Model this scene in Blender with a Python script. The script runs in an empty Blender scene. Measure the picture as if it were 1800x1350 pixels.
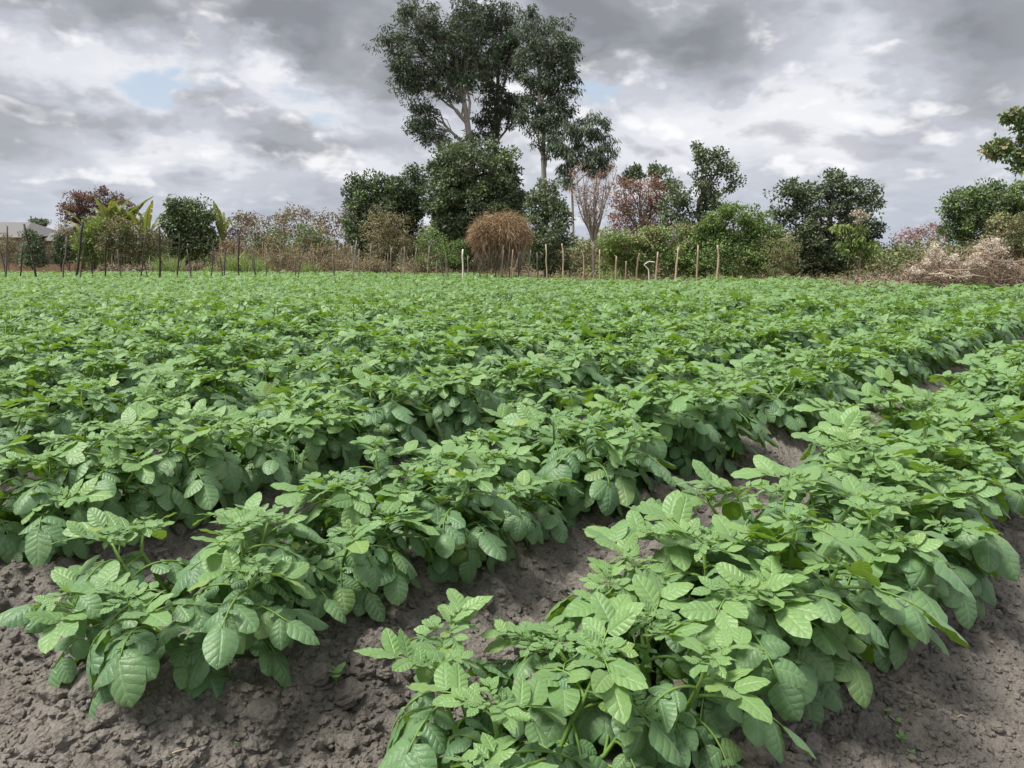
import bpy, math, random
import numpy as np
from mathutils import Matrix, Vector

SEED = 11
R = math.radians
rng = np.random.default_rng(SEED)
scene = bpy.context.scene
COL = scene.collection

# ------------------------------------------------------------------ camera
F = 1352.0                 # focal length in photograph pixels (1800 wide)
HORIZON = 458.0
PITCH = math.atan((675 - HORIZON) / F)
CAMZ = 1.12
cam_d = bpy.data.cameras.new("camera")
cam_d.sensor_width = 36.0
cam_d.lens = 36.0 * F / 1800.0
cam_d.clip_start = 0.05
cam_d.clip_end = 3000
cam = bpy.data.objects.new("camera", cam_d)
cam.location = (0, 0, CAMZ)
cam.rotation_euler = (math.pi / 2 - PITCH, 0, 0)
COL.objects.link(cam)
scene.camera = cam
CP, SP = math.cos(PITCH), math.sin(PITCH)


def at(px, py, Y):
    """Point of the place seen at photograph pixel (px,py), Y metres ahead."""
    u, v = (px - 900) / F, (675 - py) / F
    d = np.array([u, CP + v * SP, -SP + v * CP])
    p = d * (Y / d[1])
    p[2] += CAMZ
    return p


def gx(px, Y, z=0.1):
    """World x of picture column px for a point at distance Y and height z."""
    depth = Y * CP + (CAMZ - z) * SP
    return (px - 900) / F * depth


# ------------------------------------------------------------------ render / view
scene.view_settings.view_transform = 'Standard'
scene.view_settings.look = 'None'
scene.view_settings.gamma = 1.0
scene.view_settings.exposure = 0.45
scene.cycles.max_bounces = 7
scene.cycles.diffuse_bounces = 4
scene.cycles.glossy_bounces = 2
scene.cycles.transmission_bounces = 4
scene.cycles.use_denoising = True
scene.cycles.sample_clamp_indirect = 6

# ------------------------------------------------------------------ node helper


class NT:
    def __init__(self, tree):
        self.t = tree

    def n(self, kind, ins=None, **props):
        nd = self.t.nodes.new(kind)
        for k, v in props.items():
            setattr(nd, k, v)
        for k, v in (ins or {}).items():
            s = nd.inputs[k]
            if isinstance(v, bpy.types.NodeSocket):
                self.t.links.new(v, s)
            else:
                s.default_value = v
        return nd

    def m(self, op, a, b=0.0, c=0.0, clamp=False):
        nd = self.n('ShaderNodeMath', {0: a, 1: b, 2: c}, operation=op)
        nd.use_clamp = clamp
        return nd.outputs[0]

    def ss(self, x, lo, hi, a=0.0, b=1.0):
        nd = self.n('ShaderNodeMapRange', {0: x, 1: lo, 2: hi, 3: a, 4: b}, interpolation_type='SMOOTHSTEP')
        return nd.outputs[0]

    def mix(self, f, a, b, blend='MIX'):
        nd = self.n('ShaderNodeMix', data_type='RGBA', blend_type=blend)
        for i, v in ((0, f), (6, a), (7, b)):
            if isinstance(v, bpy.types.NodeSocket):
                self.t.links.new(v, nd.inputs[i])
            elif i == 0:
                nd.inputs[0].default_value = v
            else:
                nd.inputs[i].default_value = (*v[:3], 1.0)
        return nd.outputs[2]

    def noise(self, vec, scale, detail=4, rough=0.55, dist=0.0):
        return self.n('ShaderNodeTexNoise', {'Vector': vec, 'Scale': scale, 'Detail': detail,
                                             'Roughness': rough, 'Distortion': dist}).outputs[0]


# ------------------------------------------------------------------ sky and sun
SUN_AZ, SUN_EL = -105.0, 62.0     # degrees to the right of the view axis, above the horizon
world = bpy.data.worlds.new("World")
scene.world = world
world.use_nodes = True
wt = world.node_tree
wt.nodes.clear()
W = NT(wt)
sky = W.n('ShaderNodeTexSky', sky_type='NISHITA', sun_disc=False)
sky.sun_elevation = R(SUN_EL)
sky.sun_rotation = R(SUN_AZ)
sky.air_density = 1.0
sky.dust_density = 1.5
tc = W.n('ShaderNodeTexCoord')
sep = W.n('ShaderNodeSeparateXYZ', {0: tc.outputs['Generated']})
AZ = W.m('ARCTAN2', sep.outputs[0], sep.outputs[1])
EL = W.m('ARCSINE', sep.outputs[2])

# cloud bodies of the photograph (picture position, half sizes, weight: + grey and thick, - thin and bright)
BLOBS = [
    (120, 25, 330, 75, .75), (470, 20, 260, 60, .45), (590, 125, 190, 110, 1.0), (405, 145, 60, 50, .75),
    (1220, 70, 270, 120, 1.05), (1000, 50, 150, 80, .45), (1300, 160, 130, 50, .45), (1720, 50, 260, 95, .85),
    (1640, 150, 200, 55, .35), (90, 195, 290, 60, .55), (70, 262, 190, 28, .6),
    (580, 235, 190, 34, .40), (1610, 190, 110, 34, .40), (830, 60, 170, 120, .45), (330, 212, 160, 45, .25),
    (230, 112, 330, 48, -.85), (240, 262, 150, 30, -.85), (560, 200, 260, 30, -.75), (345, 225, 80, 30, -.5),
    (1200, 210, 260, 60, -.75), (1475, 60, 130, 140, -.95), (1120, 128, 150, 34, -.55),
    (620, 75, 50, 40, -.55), (455, 122, 46, 30, -1.0), (640, 285, 120, 30, -.3), (1190, 15, 60, 40, -.45), (850, 20, 60, 60, -.5), (380, 60, 90, 60, -.45), (1450, 170, 160, 60, -.5),
]
BLUE = [(1035, 118, 75, 55), (300, 142, 80, 32)]
vec0 = W.n('ShaderNodeCombineXYZ', {0: AZ, 1: W.m('MULTIPLY', EL, 1.7)}).outputs[0]
wob = W.n('ShaderNodeTexNoise', {'Vector': vec0, 'Scale': 11.0, 'Detail': 4, 'Roughness': .55})
# bodies are read in wandering azimuth / elevation
wv = W.n('ShaderNodeVectorMath', {0: wob.outputs[1], 1: (.5, .5, .5)}, operation='SUBTRACT').outputs[0]
wv = W.n('ShaderNodeVectorMath', {0: wv, 1: (.13, .085, 0)}, operation='MULTIPLY').outputs[0]
pos = W.n('ShaderNodeVectorMath', {0: W.n('ShaderNodeCombineXYZ', {0: AZ, 1: EL}).outputs[0], 1: wv}, operation='ADD').outputs[0]


def blob(bx, by, sx, sy):
    d = at(bx, by, 1.0) - np.array([0, 0, CAMZ])
    ba, be = math.atan2(d[0], d[1]), math.asin(d[2] / np.linalg.norm(d))
    kx, ky = F / (sx * 1.45), F / (sy * 1.45)
    mp = W.n('ShaderNodeMapping', {'Vector': pos, 'Location': (-ba * kx, -be * ky, 0), 'Scale': (kx, ky, 0)})
    return W.n('ShaderNodeTexGradient', {0: mp.outputs[0]}, gradient_type='SPHERICAL').outputs[1]


# flat cloud deck seen in perspective
rr = W.m('DIVIDE', 1.0, W.m('ADD', W.m('TANGENT', W.m('MAXIMUM', EL, 0.0)), .13))
pv = W.n('ShaderNodeCombineXYZ', {0: W.m('MULTIPLY', W.m('SINE', AZ), rr), 1: W.m('MULTIPLY', W.m('COSINE', AZ), rr), 2: .37}).outputs[0]
n1 = W.noise(pv, 1.5, 5, .5, .1)
n2 = W.noise(vec0, 11.0, 6, .5, 0.0)
vec1 = W.n('ShaderNodeVectorMath', {0: vec0, 1: (.005, .026, 0)}, operation='ADD').outputs[0]
n3 = W.noise(vec1, 11.0, 4, .5, 0.0)
den = W.m('ADD', W.m('MULTIPLY', W.m('SUBTRACT', n1, .55), 1.05), W.m('MULTIPLY', W.m('SUBTRACT', n2, .5), .95))
for (bx, by, sx, sy, wgt) in BLOBS:
    den = W.m('MULTIPLY_ADD', blob(bx, by, sx, sy), wgt * (1.02 if wgt > 0 else 1.25), den)
gap = W.m('MULTIPLY', W.ss(n1, .36, .26), .8)
for bq in BLUE:
    gap = W.m('MAXIMUM', gap, W.ss(blob(*bq), .20, .55))
gap = W.m('MULTIPLY', gap, W.ss(den, .20, -.05))
ramp = W.n('ShaderNodeValToRGB', {0: W.n('ShaderNodeMapRange', {0: den, 1: -.72, 2: .95}).outputs[0]})
ramp.color_ramp.interpolation = 'EASE'
els = ramp.color_ramp.elements
els[0].position, els[0].color = 0.0, (.80, .815, .85, 1)
els[1].position, els[1].color = 1.0, (.25, .264, .292, 1)
for p_, c_ in ((.24, (.72, .74, .785, 1)), (.42, (.55, .575, .635, 1)), (.53, (.49, .507, .565, 1)), (.68, (.395, .415, .450, 1)), (.84, (.305, .322, .353, 1))):
    e = els.new(p_)
    e.color = c_
cloud = ramp.outputs[0]
pvb = W.n('ShaderNodeVectorMath', {0: pv, 1: (1.0, 1.0, 1.0)}, operation='MULTIPLY')
pvb.inputs[1].default_value = (.93, .93, 1.0)
n1b = W.noise(pvb.outputs[0], 1.5, 4, .5, .1)
relief = W.m('ADD', W.m('MULTIPLY', W.m('SUBTRACT', n2, n3), 1.0), W.m('MULTIPLY', W.m('SUBTRACT', n1, n1b), .55))                     # lit tops, grey bellies
mid_d = W.m('MULTIPLY', W.ss(den, .75, .25), W.ss(EL, 0.01, .06, .4, 1.0))
cloud = W.mix(W.m('MULTIPLY', W.ss(relief, .03, .20, 0.0, .75), mid_d), cloud, (.97, .975, .985))
cloud = W.mix(W.ss(relief, -.02, -.20, 0.0, .55), cloud, (.33, .345, .39))
cloud = W.mix(W.ss(EL, 0.12, 0.0, 0.0, .52), cloud, (.39, .45, .55))
skyc = W.n('ShaderNodeVectorMath', {0: sky.outputs[0], 1: (.125, .125, .125)}, operation='MULTIPLY').outputs[0]
skyc = W.mix(.45, skyc, (.75, .80, .86))           # thin veil over the blue
allsky = W.mix(gap, cloud, skyc)
bg = W.n('ShaderNodeBackground', {'Color': allsky, 'Strength': .80})
wo = W.n('ShaderNodeOutputWorld')
wt.links.new(bg.outputs[0], wo.inputs[0])
world.cycles.sampling_method = 'NONE'

sun_d = bpy.data.lights.new("sun", 'SUN')
sun_d.energy = 4.2
sun_d.angle = R(20)
sun_d.color = (1.0, .965, .91)
sun = bpy.data.objects.new("sun", sun_d)
sv = Vector((math.sin(R(SUN_AZ)) * math.cos(R(SUN_EL)), math.cos(R(SUN_AZ)) * math.cos(R(SUN_EL)), math.sin(R(SUN_EL))))
sun.rotation_euler = sv.to_track_quat('Z', 'Y').to_euler()
sun.location = (0, 0, 30)
COL.objects.link(sun)

# ------------------------------------------------------------------ mesh building


class Acc:
    def __init__(self):
        self.V, self.Q, self.T, self.UV, self.VAR, self.MQ, self.MT = [], [], [], [], [], [], []
        self.n = 0

    def add(self, V, Q=None, T=None, uv=None, var=0.0, mat=0):
        V = np.asarray(V, float)
        k = len(V)
        self.V.append(V)
        self.UV.append(np.zeros((k, 2)) if uv is None else uv)
        self.VAR.append(np.broadcast_to(np.asarray(var, float), (k,)).copy())
        if Q is not None and len(Q):
            Q = np.asarray(Q) + self.n
            self.Q.append(Q)
            self.MQ.append(np.full(len(Q), mat))
        if T is not None and len(T):
            T = np.asarray(T) + self.n
            self.T.append(T)
            self.MT.append(np.full(len(T), mat))
        self.n += k
        return self

    def arrays(self):
        V = np.concatenate(self.V) if self.V else np.zeros((0, 3))
        Q = np.concatenate(self.Q) if self.Q else np.zeros((0, 4), int)
        T = np.concatenate(self.T) if self.T else np.zeros((0, 3), int)
        UV = np.concatenate(self.UV)
        VAR = np.concatenate(self.VAR)
        M = np.concatenate(self.MQ + self.MT) if (self.MQ or self.MT) else np.zeros(0, int)
        if self.MQ and self.MT:
            M = np.concatenate([np.concatenate(self.MQ), np.concatenate(self.MT)])
        return V, Q, T, UV, VAR, M

    def mesh(self, name, mats, smooth=True):
        V, Q, T, UV, VAR, M = self.arrays()
        me = bpy.data.meshes.new(name)
        me.vertices.add(len(V))
        me.vertices.foreach_set('co', V.astype(np.float32).ravel())
        loops = np.concatenate([Q.ravel(), T.ravel()]).astype(np.int32)
        me.loops.add(len(loops))
        me.loops.foreach_set('vertex_index', loops)
        nq, nt = len(Q), len(T)
        me.polygons.add(nq + nt)
        st = np.concatenate([np.arange(nq) * 4, nq * 4 + np.arange(nt) * 3]).astype(np.int32)
        me.polygons.foreach_set('loop_start', st)
        me.polygons.foreach_set('material_index', M.astype(np.int32))
        me.polygons.foreach_set('use_smooth', np.full(nq + nt, smooth))
        ul = me.uv_layers.new(name='uv')
        ul.data.foreach_set('uv', UV[loops].astype(np.float32).ravel())
        at_ = me.attributes.new('var', 'FLOAT', 'POINT')
        at_.data.foreach_set('value', VAR.astype(np.float32))
        for m in (mats if isinstance(mats, (list, tuple)) else [mats]):
            me.materials.append(m)
        me.update(calc_edges=True)
        return me


def link(name, data, parent=None, M=None):
    o = bpy.data.objects.new(name, data)
    COL.objects.link(o)
    if parent is not None:
        o.parent = parent
    if M is not None:
        o.matrix_basis = Matrix(M)
    return o


def tag(o, label=None, cat=None, group=None, kind=None):
    if label:
        o['label'] = label
    if cat:
        o['category'] = cat
    if group:
        o['group'] = group
    if kind:
        o['kind'] = kind
    return o


def norm(v):
    return v / (np.linalg.norm(v) + 1e-12)


def tube(pts, rad, sides=5, cap=True):
    pts = np.asarray(pts, float)
    rad = np.broadcast_to(np.asarray(rad, float), (len(pts),))
    n = len(pts)
    tan = np.gradient(pts, axis=0)
    tan /= np.linalg.norm(tan, axis=1)[:, None] + 1e-9
    ref = np.array([0.31, 0.17, 1.0]) if abs(norm(tan.mean(0))[2]) < .8 else np.array([1.0, .13, 0.07])
    a = np.cross(tan, ref)
    a /= np.linalg.norm(a, axis=1)[:, None] + 1e-9
    b = np.cross(tan, a)
    th = np.arange(sides) / sides * 2 * math.pi
    V = pts[:, None, :] + rad[:, None, None] * (np.cos(th)[None, :, None] * a[:, None, :] + np.sin(th)[None, :, None] * b[:, None, :])
    V = V.reshape(-1, 3)
    i = np.arange(n - 1)[:, None] * sides
    j = np.arange(sides)[None, :]
    k = (np.arange(sides)[None, :] + 1) % sides
    Q = np.stack([i + j, i + k, i + sides + k, i + sides + j], -1).reshape(-1, 4)
    T = []
    if cap:
        c = (n - 1) * sides
        for q in range(1, sides - 1):
            T.append((c, c + q, c + q + 1))
    return V, Q, T


def bend(p0, p1, n, rough, g, sag=0.0):
    """A wandering line from p0 to p1."""
    t = np.linspace(0, 1, n)[:, None]
    P = np.asarray(p0)[None] * (1 - t) + np.asarray(p1)[None] * t
    L = np.linalg.norm(np.asarray(p1) - np.asarray(p0))
    off = g.normal(0, rough * L, (n, 3))
    off[0] = 0
    off[-1] = 0
    P = P + off
    P[:, 2] += sag * L * np.sin(np.pi * t[:, 0])
    return P


# ------------------------------------------------------------------ materials
def newmat(name):
    m = bpy.data.materials.new(name)
    m.use_nodes = True
    m.node_tree.nodes.clear()
    return m, NT(m.node_tree)


def finish(m, N, shader):
    o = N.n('ShaderNodeOutputMaterial')
    m.node_tree.links.new(shader, o.inputs[0])
    return m


def potato_leaf_mat(name, top, under, vein):
    m, N = newmat(name)
    uv = N.n('ShaderNodeUVMap').outputs[0]
    s = N.n('ShaderNodeSeparateXYZ', {0: uv})
    a = N.m('MULTIPLY', N.m('ABSOLUTE', N.m('SUBTRACT', s.outputs[0], .5)), 2.0)
    v = s.outputs[1]
    geo = N.n('ShaderNodeNewGeometry')
    oi = N.n('ShaderNodeObjectInfo')
    at_ = N.n('ShaderNodeAttribute', attribute_name='var')
    rnd = N.m('FRACT', N.m('ADD', at_.outputs['Fac'], N.m('MULTIPLY', oi.outputs['Random'], 3.7)))
    wn = N.noise(geo.outputs['Position'], 22, 3, .6)
    ph = N.m('ADD', N.m('SUBTRACT', v, N.m('MULTIPLY', N.m('POWER', a, .8), .2)), N.m('MULTIPLY', wn, .13))
    wave = N.m('ABSOLUTE', N.m('SINE', N.m('MULTIPLY', ph, math.pi * 5.6)))
    lat = N.ss(wave, .0, .33, 1.0, 0.0)
    mid = N.ss(a, .02, .09, 1.0, 0.0)
    veins = N.m('MAXIMUM', N.m('MULTIPLY', lat, N.ss(a, .75, 1.0, .55, 0.0)), mid)
    # blistered, quilted blade between the veins
    fine = N.noise(geo.outputs['Position'], 130, 3, .65)
    hgt = N.m('ADD', N.m('MULTIPLY', N.m('POWER', wave, .7), N.ss(a, 0.0, .25, .25, 1.0)), N.m('MULTIPLY', fine, 1.25))
    hgt = N.m('SUBTRACT', hgt, N.m('MULTIPLY', mid, .5))
    bump = N.n('ShaderNodeBump', {'Strength': .52, 'Distance': .0026, 'Height': hgt})
    blot = N.noise(geo.outputs['Position'], 9, 3, .6)
    tone = N.mix(N.ss(blot, .35, .7), top, tuple(c * k for c, k in zip(top, (1.28, 1.16, 1.12))))
    tone = N.mix(N.ss(rnd, .15, 1.0, 0.0, .62), tone, tuple(c * k for c, k in zip(top, (.70, .76, .86))))
    tone = N.mix(N.ss(rnd, .90, 1.0, 0.0, .45), tone, tuple(c * k for c, k in zip(top, (1.9, 1.4, .7))))
    patch = N.noise(geo.outputs['Position'], .9, 3, .6)      # stronger and paler stretches of the crop
    tone = N.mix(N.ss(patch, .45, .70, 0.0, .45), tone, tuple(c * k for c, k in zip(top, (1.22, 1.14, 1.0))))
    tone = N.mix(N.ss(rnd, .996, .999, 0.0, .5), tone, (.36, .36, .08))
    col = N.mix(N.m('MULTIPLY', veins, .42), tone, vein)
    und = N.mix(N.m('MULTIPLY', veins, .5), under, tuple(min(1, c * 1.35) for c in under))
    colr = N.mix(geo.outputs['Backfacing'], col, und)
    pb = N.n('ShaderNodeBsdfPrincipled', {'Base Color': colr, 'Roughness': .43, 'Normal': bump.outputs[0], 'Specular IOR Level': .55,
                                               'Sheen Weight': .14, 'Sheen Roughness': .45, 'Sheen Tint': (.9, 1.0, .92, 1)})
    tl = N.n('ShaderNodeBsdfTranslucent', {'Color': (under[0] * 1.25, under[1] * 1.25, under[2] * .6, 1), 'Normal': bump.outputs[0]})
    mx = N.n('ShaderNodeMixShader', {0: .24, 1: pb.outputs[0], 2: tl.outputs[0]})
    return finish(m, N, mx.outputs[0])


M_LEAF = potato_leaf_mat('potato leaf', (.134, .254, .108), (.21, .37, .055), (.26, .39, .20))
M_YOUNG = potato_leaf_mat('young potato leaf', (.172, .310, .105), (.24, .40, .05), (.27, .41, .18))


def simple_mat(name, c1, c2, rough=.8, scale=8.0, bumpd=0.0, bscale=60.0, stretch=(1, 1, 1), trans=0.0, spec=.3, tcol=None, hue=None):
    """Two-tone procedural material: noise plus the per-piece 'var' value."""
    m, N = newmat(name)
    geo = N.n('ShaderNodeNewGeometry')
    tc_ = N.n('ShaderNodeTexCoord')
    mp = N.n('ShaderNodeMapping', {'Vector': tc_.outputs['Object'], 'Scale': stretch})
    at_ = N.n('ShaderNodeAttribute', attribute_name='var')
    oi = N.n('ShaderNodeObjectInfo')
    nz = N.noise(mp.outputs[0], scale, 5, .6)
    f = N.m('ADD', N.m('MULTIPLY', nz, .9), N.m('SUBTRACT', N.m('MULTIPLY', at_.outputs['Fac'], .8), .4))
    f = N.m('ADD', f, N.m('MULTIPLY', N.m('SUBTRACT', oi.outputs['Random'], .5), .25))
    col = N.mix(N.ss(f, .15, .85), c1, c2)
    if hue is not None:      # a third tone on some pieces
        col = N.mix(N.ss(at_.outputs['Fac'], hue[1], hue[1] + .06), col, hue[0])
    ins = {'Base Color': col, 'Roughness': rough, 'Specular IOR Level': spec}
    if bumpd:
        b = N.n('ShaderNodeBump', {'Strength': .8, 'Distance': bumpd, 'Height': N.noise(mp.outputs[0], bscale, 6, .65)})
        ins['Normal'] = b.outputs[0]
    pb = N.n('ShaderNodeBsdfPrincipled', ins)
    sh = pb.outputs[0]
    if trans:
        tcl = tcol or c2
        tl = N.n('ShaderNodeBsdfTranslucent', {'Color': (*tcl, 1)})
        sh = N.n('ShaderNodeMixShader', {0: trans, 1: pb.outputs[0], 2: tl.outputs[0]}).outputs[0]
    return finish(m, N, sh)


M_STEM = simple_mat('potato stem', (.12, .22, .045), (.21, .33, .075), .5, 14, .0008, 90)

# soil
def soil_mat():
    m, N = newmat('field soil')
    geo = N.n('ShaderNodeNewGeometry')
    P = geo.outputs['Position']
    big = N.noise(P, 1.3, 4, .6)
    mid = N.noise(P, 9, 5, .62)
    fin = N.noise(P, 85, 5, .7)
    col = N.mix(N.ss(big, .36, .64), (.190, .170, .146), (.272, .247, .214))
    col = N.mix(N.ss(mid, .4, .75, 0.0, .6), col, (.35, .322, .282))
    col = N.mix(N.ss(fin, .3, .75, 0.0, .5), col, (.106, .093, .081))
    spk = N.n('ShaderNodeTexVoronoi', {'Vector': P, 'Scale': 240.0})
    col = N.mix(N.ss(spk.outputs['Color'], .93, .99, 0.0, .35), col, (.33, .28, .24))
    # dry grass and litter beyond the planted ground
    s = N.n('ShaderNodeSeparateXYZ', {0: P})
    far = N.ss(s.outputs[1], 25.0, 29.0)
    dry = N.mix(N.ss(N.noise(P, 2.2, 6, .7), .35, .65), (.19, .135, .085), (.12, .11, .045))
    col = N.mix(far, col, dry)
    v1 = N.n('ShaderNodeTexVoronoi', {'Vector': P, 'Scale': 95.0})
    h = N.m('ADD', N.m('MULTIPLY', v1.outputs['Distance'], -.5), N.m('ADD', fin, N.m('MULTIPLY', N.noise(P, 260, 3, .6), .35)))
    b = N.n('ShaderNodeBump', {'Strength': 1.0, 'Distance': .012, 'Height': h})
    pb = N.n('ShaderNodeBsdfPrincipled', {'Base Color': col, 'Roughness': .95, 'Specular IOR Level': .12, 'Normal': b.outputs[0]})
    return finish(m, N, pb.outputs[0])


M_SOIL = soil_mat()

# ------------------------------------------------------------------ noise for geometry
_perm = np.random.default_rng(3).permutation(4096)
_grad = np.random.default_rng(4).uniform(-1, 1, 4096)
_g2 = np.random.default_rng(5).uniform(0, 1, (4096, 3))


def _h(i, j):
    return _perm[(i * 73 + _perm[j & 4095]) & 4095]


def vnoise(x, y):
    i, j = np.floor(x).astype(int), np.floor(y).astype(int)
    fx, fy = x - i, y - j
    fx, fy = fx * fx * (3 - 2 * fx), fy * fy * (3 - 2 * fy)
    a, b = _grad[_h(i, j)], _grad[_h(i + 1, j)]
    c, d = _grad[_h(i, j + 1)], _grad[_h(i + 1, j + 1)]
    return (a * (1 - fx) + b * fx) * (1 - fy) + (c * (1 - fx) + d * fx) * fy


def fbm(x, y, oct=4, gain=.5):
    s, a = 0, 1.0
    for k in range(oct):
        s = s + a * vnoise(x * 2 ** k + 17.3 * k, y * 2 ** k - 9.1 * k)
        a *= gain
    return s


def clodfield(x, y, cell, keep):
    """Rounded lumps: height of the tallest of nearby random domes (in cell units)."""
    X, Y = x / cell, y / cell
    i, j = np.floor(X).astype(int), np.floor(Y).astype(int)
    out = np.zeros_like(x)
    for di in (-1, 0, 1):
        for dj in (-1, 0, 1):
            h = _h(i + di, j + dj)
            g = _g2[h]
            cx, cy = i + di + g[..., 0], j + dj + g[..., 1]
            r = .28 + .42 * g[..., 2] ** 2
            d2 = ((X - cx) ** 2 + (Y - cy) ** 2) / r ** 2
            on = _g2[(h * 7 + 5) & 4095][..., 0] < keep
            out = np.maximum(out, np.where(on & (d2 < 1), np.sqrt(np.maximum(0, 1 - d2)) * r, 0))
    return out * cell


# ------------------------------------------------------------------ field layout
RA = R(41.0)
DX, DY = math.sin(RA), math.cos(RA)        # along the rows
NX, NY = DY, -DX                           # across the rows, to the right
S_A, SPACING, T_END = -0.72, 1.15, 0.58
RIDGE = 0.17


def ground_h(x, y, detail=True):
    x, y = np.asarray(x, float), np.asarray(y, float)
    s = NX * x + NY * y + .05 * fbm(x * .6, y * .6, 2)
    t = DX * x + DY * y
    c = .5 + .5 * np.cos(2 * np.pi * (s - S_A) / SPACING)
    right = 1 - np.clip((s - S_A - SPACING * .5) / .02, 0, 1)
    te = T_END + .12 * fbm(s * 1.7, s * 0 + 2.2, 2)
    k = np.clip((t - te + .25) / .45, 0, 1)
    k = k * k * (3 - 2 * k)
    farc = 1 - np.clip((y - 40) / 4, 0, 1)
    h = RIDGE * c ** .85 * k * farc * right
    h = h + .022 * fbm(x * 1.7, y * 1.7, 3) * farc
    if detail:
        near = 1 - np.clip((np.hypot(x, y - 1.5) - 4) / 4, 0, 1)
        # cloddier on the headland and between the first two rows, finer to the right
        cl = np.clip(.75 - .5 * (s - S_A) / .5, .3, 1)
        d = .011 * fbm(x * 9, y * 9, 4, .55)
        wx, wy = x + .02 * vnoise(x * 16, y * 16), y + .02 * vnoise(x * 16 + 50, y * 16)
        d = d + cl * .42 * clodfield(wx, wy, .15, .34)
        d = d + .5 * clodfield(wx + 1.3, wy - 4.4, .085, .25)
        d = d + cl * .55 * clodfield(wx + 3.1, wy + 1.7, .055, .38)
        d = d + .75 * clodfield(wx - 2.3, wy + 5.1, .026, .62)
        d = d + .006 * fbm(x * 45, y * 45, 2)
        cr = np.abs(vnoise(wx * 11 + 7, wy * 11))
        d = d - .012 * np.clip(1 - cr / .07, 0, 1) * (vnoise(x * 3, y * 3 + 9) > .0)
        h = h + d * near
    return h


def axis(lo, hi, fine, grow, far):
    a = list(np.arange(lo, hi + fine, fine))
    st = fine
    while a[-1] < far[1]:
        st *= grow
        a.append(a[-1] + st)
    st = fine
    b = []
    cur = lo
    while cur > far[0]:
        st *= grow
        cur -= st
        b.append(cur)
    return np.array(b[::-1] + a)


gxs = axis(-1.75, 1.75, .0095, 1.045, (-900, 900))
gys = axis(.95, 3.2, .0095, 1.04, (-600, 1500))
XX, YY = np.meshgrid(gxs, gys)
ZZ = ground_h(XX, YY)
nx_, ny_ = len(gxs), len(gys)
ii = (np.arange(ny_ - 1)[:, None] * nx_ + np.arange(nx_ - 1)[None, :]).ravel()
acc = Acc().add(np.stack([XX.ravel(), YY.ravel(), ZZ.ravel()], 1), np.stack([ii, ii + 1, ii + 1 + nx_, ii + nx_], 1))
ground = link('field_ground', acc.mesh('field_ground', M_SOIL))
tag(ground, kind='structure')
gzv = lambda x, y: float(ground_h(np.array([x]), np.array([y]), False)[0])

# soil clods --------------------------------------------------------
PHI = (1 + 5 ** .5) / 2
_ico = np.array([(-1, PHI, 0), (1, PHI, 0), (-1, -PHI, 0), (1, -PHI, 0), (0, -1, PHI), (0, 1, PHI), (0, -1, -PHI), (0, 1, -PHI),
                 (PHI, 0, -1), (PHI, 0, 1), (-PHI, 0, -1), (-PHI, 0, 1)], float)
_ico /= np.linalg.norm(_ico[0])
_icof = np.array([(0, 11, 5), (0, 5, 1), (0, 1, 7), (0, 7, 10), (0, 10, 11), (1, 5, 9), (5, 11, 4), (11, 10, 2), (10, 7, 6), (7, 1, 8),
                  (3, 9, 4), (3, 4, 2), (3, 2, 6), (3, 6, 8), (3, 8, 9), (4, 9, 5), (2, 4, 11), (6, 2, 10), (8, 6, 7), (9, 8, 1)])


def subdiv(V, Fc):
    V = list(map(tuple, V))
    cache, out = {}, []

    def mid(a, b):
        k = (min(a, b), max(a, b))
        if k not in cache:
            p = norm(np.array(V[a]) + np.array(V[b]))
            V.append(tuple(p))
            cache[k] = len(V) - 1
        return cache[k]
    for a, b, c in Fc:
        x, y, z = mid(a, b), mid(b, c), mid(c, a)
        out += [(a, x, z), (b, y, x), (c, z, y), (x, y, z)]
    return np.array(V), np.array(out)


def clod_shape(g, sub):
    V, Fc = _ico, _icof
    for _ in range(sub):
        V, Fc = subdiv(V, Fc)
    V = V.copy()
    # broken faces: cut by random planes, then roughen
    for _ in range(int(g.integers(5, 10))):
        n = norm(g.normal(0, 1, 3))
        dcut = g.uniform(.55, .85)
        ex = np.maximum(V @ n - dcut, 0)
        V -= ex[:, None] * n
    V *= 1 + g.normal(0, .07, (len(V), 1))
    V *= np.array([g.uniform(.8, 1.25), g.uniform(.7, 1.05), g.uniform(.5, .85)])
    return V, Fc


CL = []
cg = np.random.default_rng(21)
for k in range(10):
    V, Fc = clod_shape(cg, 2)
    CL.append(Acc().add(V, T=Fc).mesh('soil_clod', M_SOIL, smooth=False))


def bare_point(g):
    """Random point on soil that shows: headland, first furrow, right slope."""
    while True:
        px, py = g.uniform(-40, 1840), g.uniform(760, 1400)
        u, v = (px - 900) / F, (675 - py) / F
        d = np.array([u, CP + v * SP, -SP + v * CP])
        p = d * ((.07 - CAMZ) / d[2])
        s = NX * p[0] + NY * p[1]
        t = DX * p[0] + DY * p[1]
        ph = abs(((s - S_A) / SPACING + .5) % 1 - .5)
        if t < T_END + .1 or ph > .15 or s > S_A + .2:
            if p[1] < 4.5:
                return p[0], p[1], s, t


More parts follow.
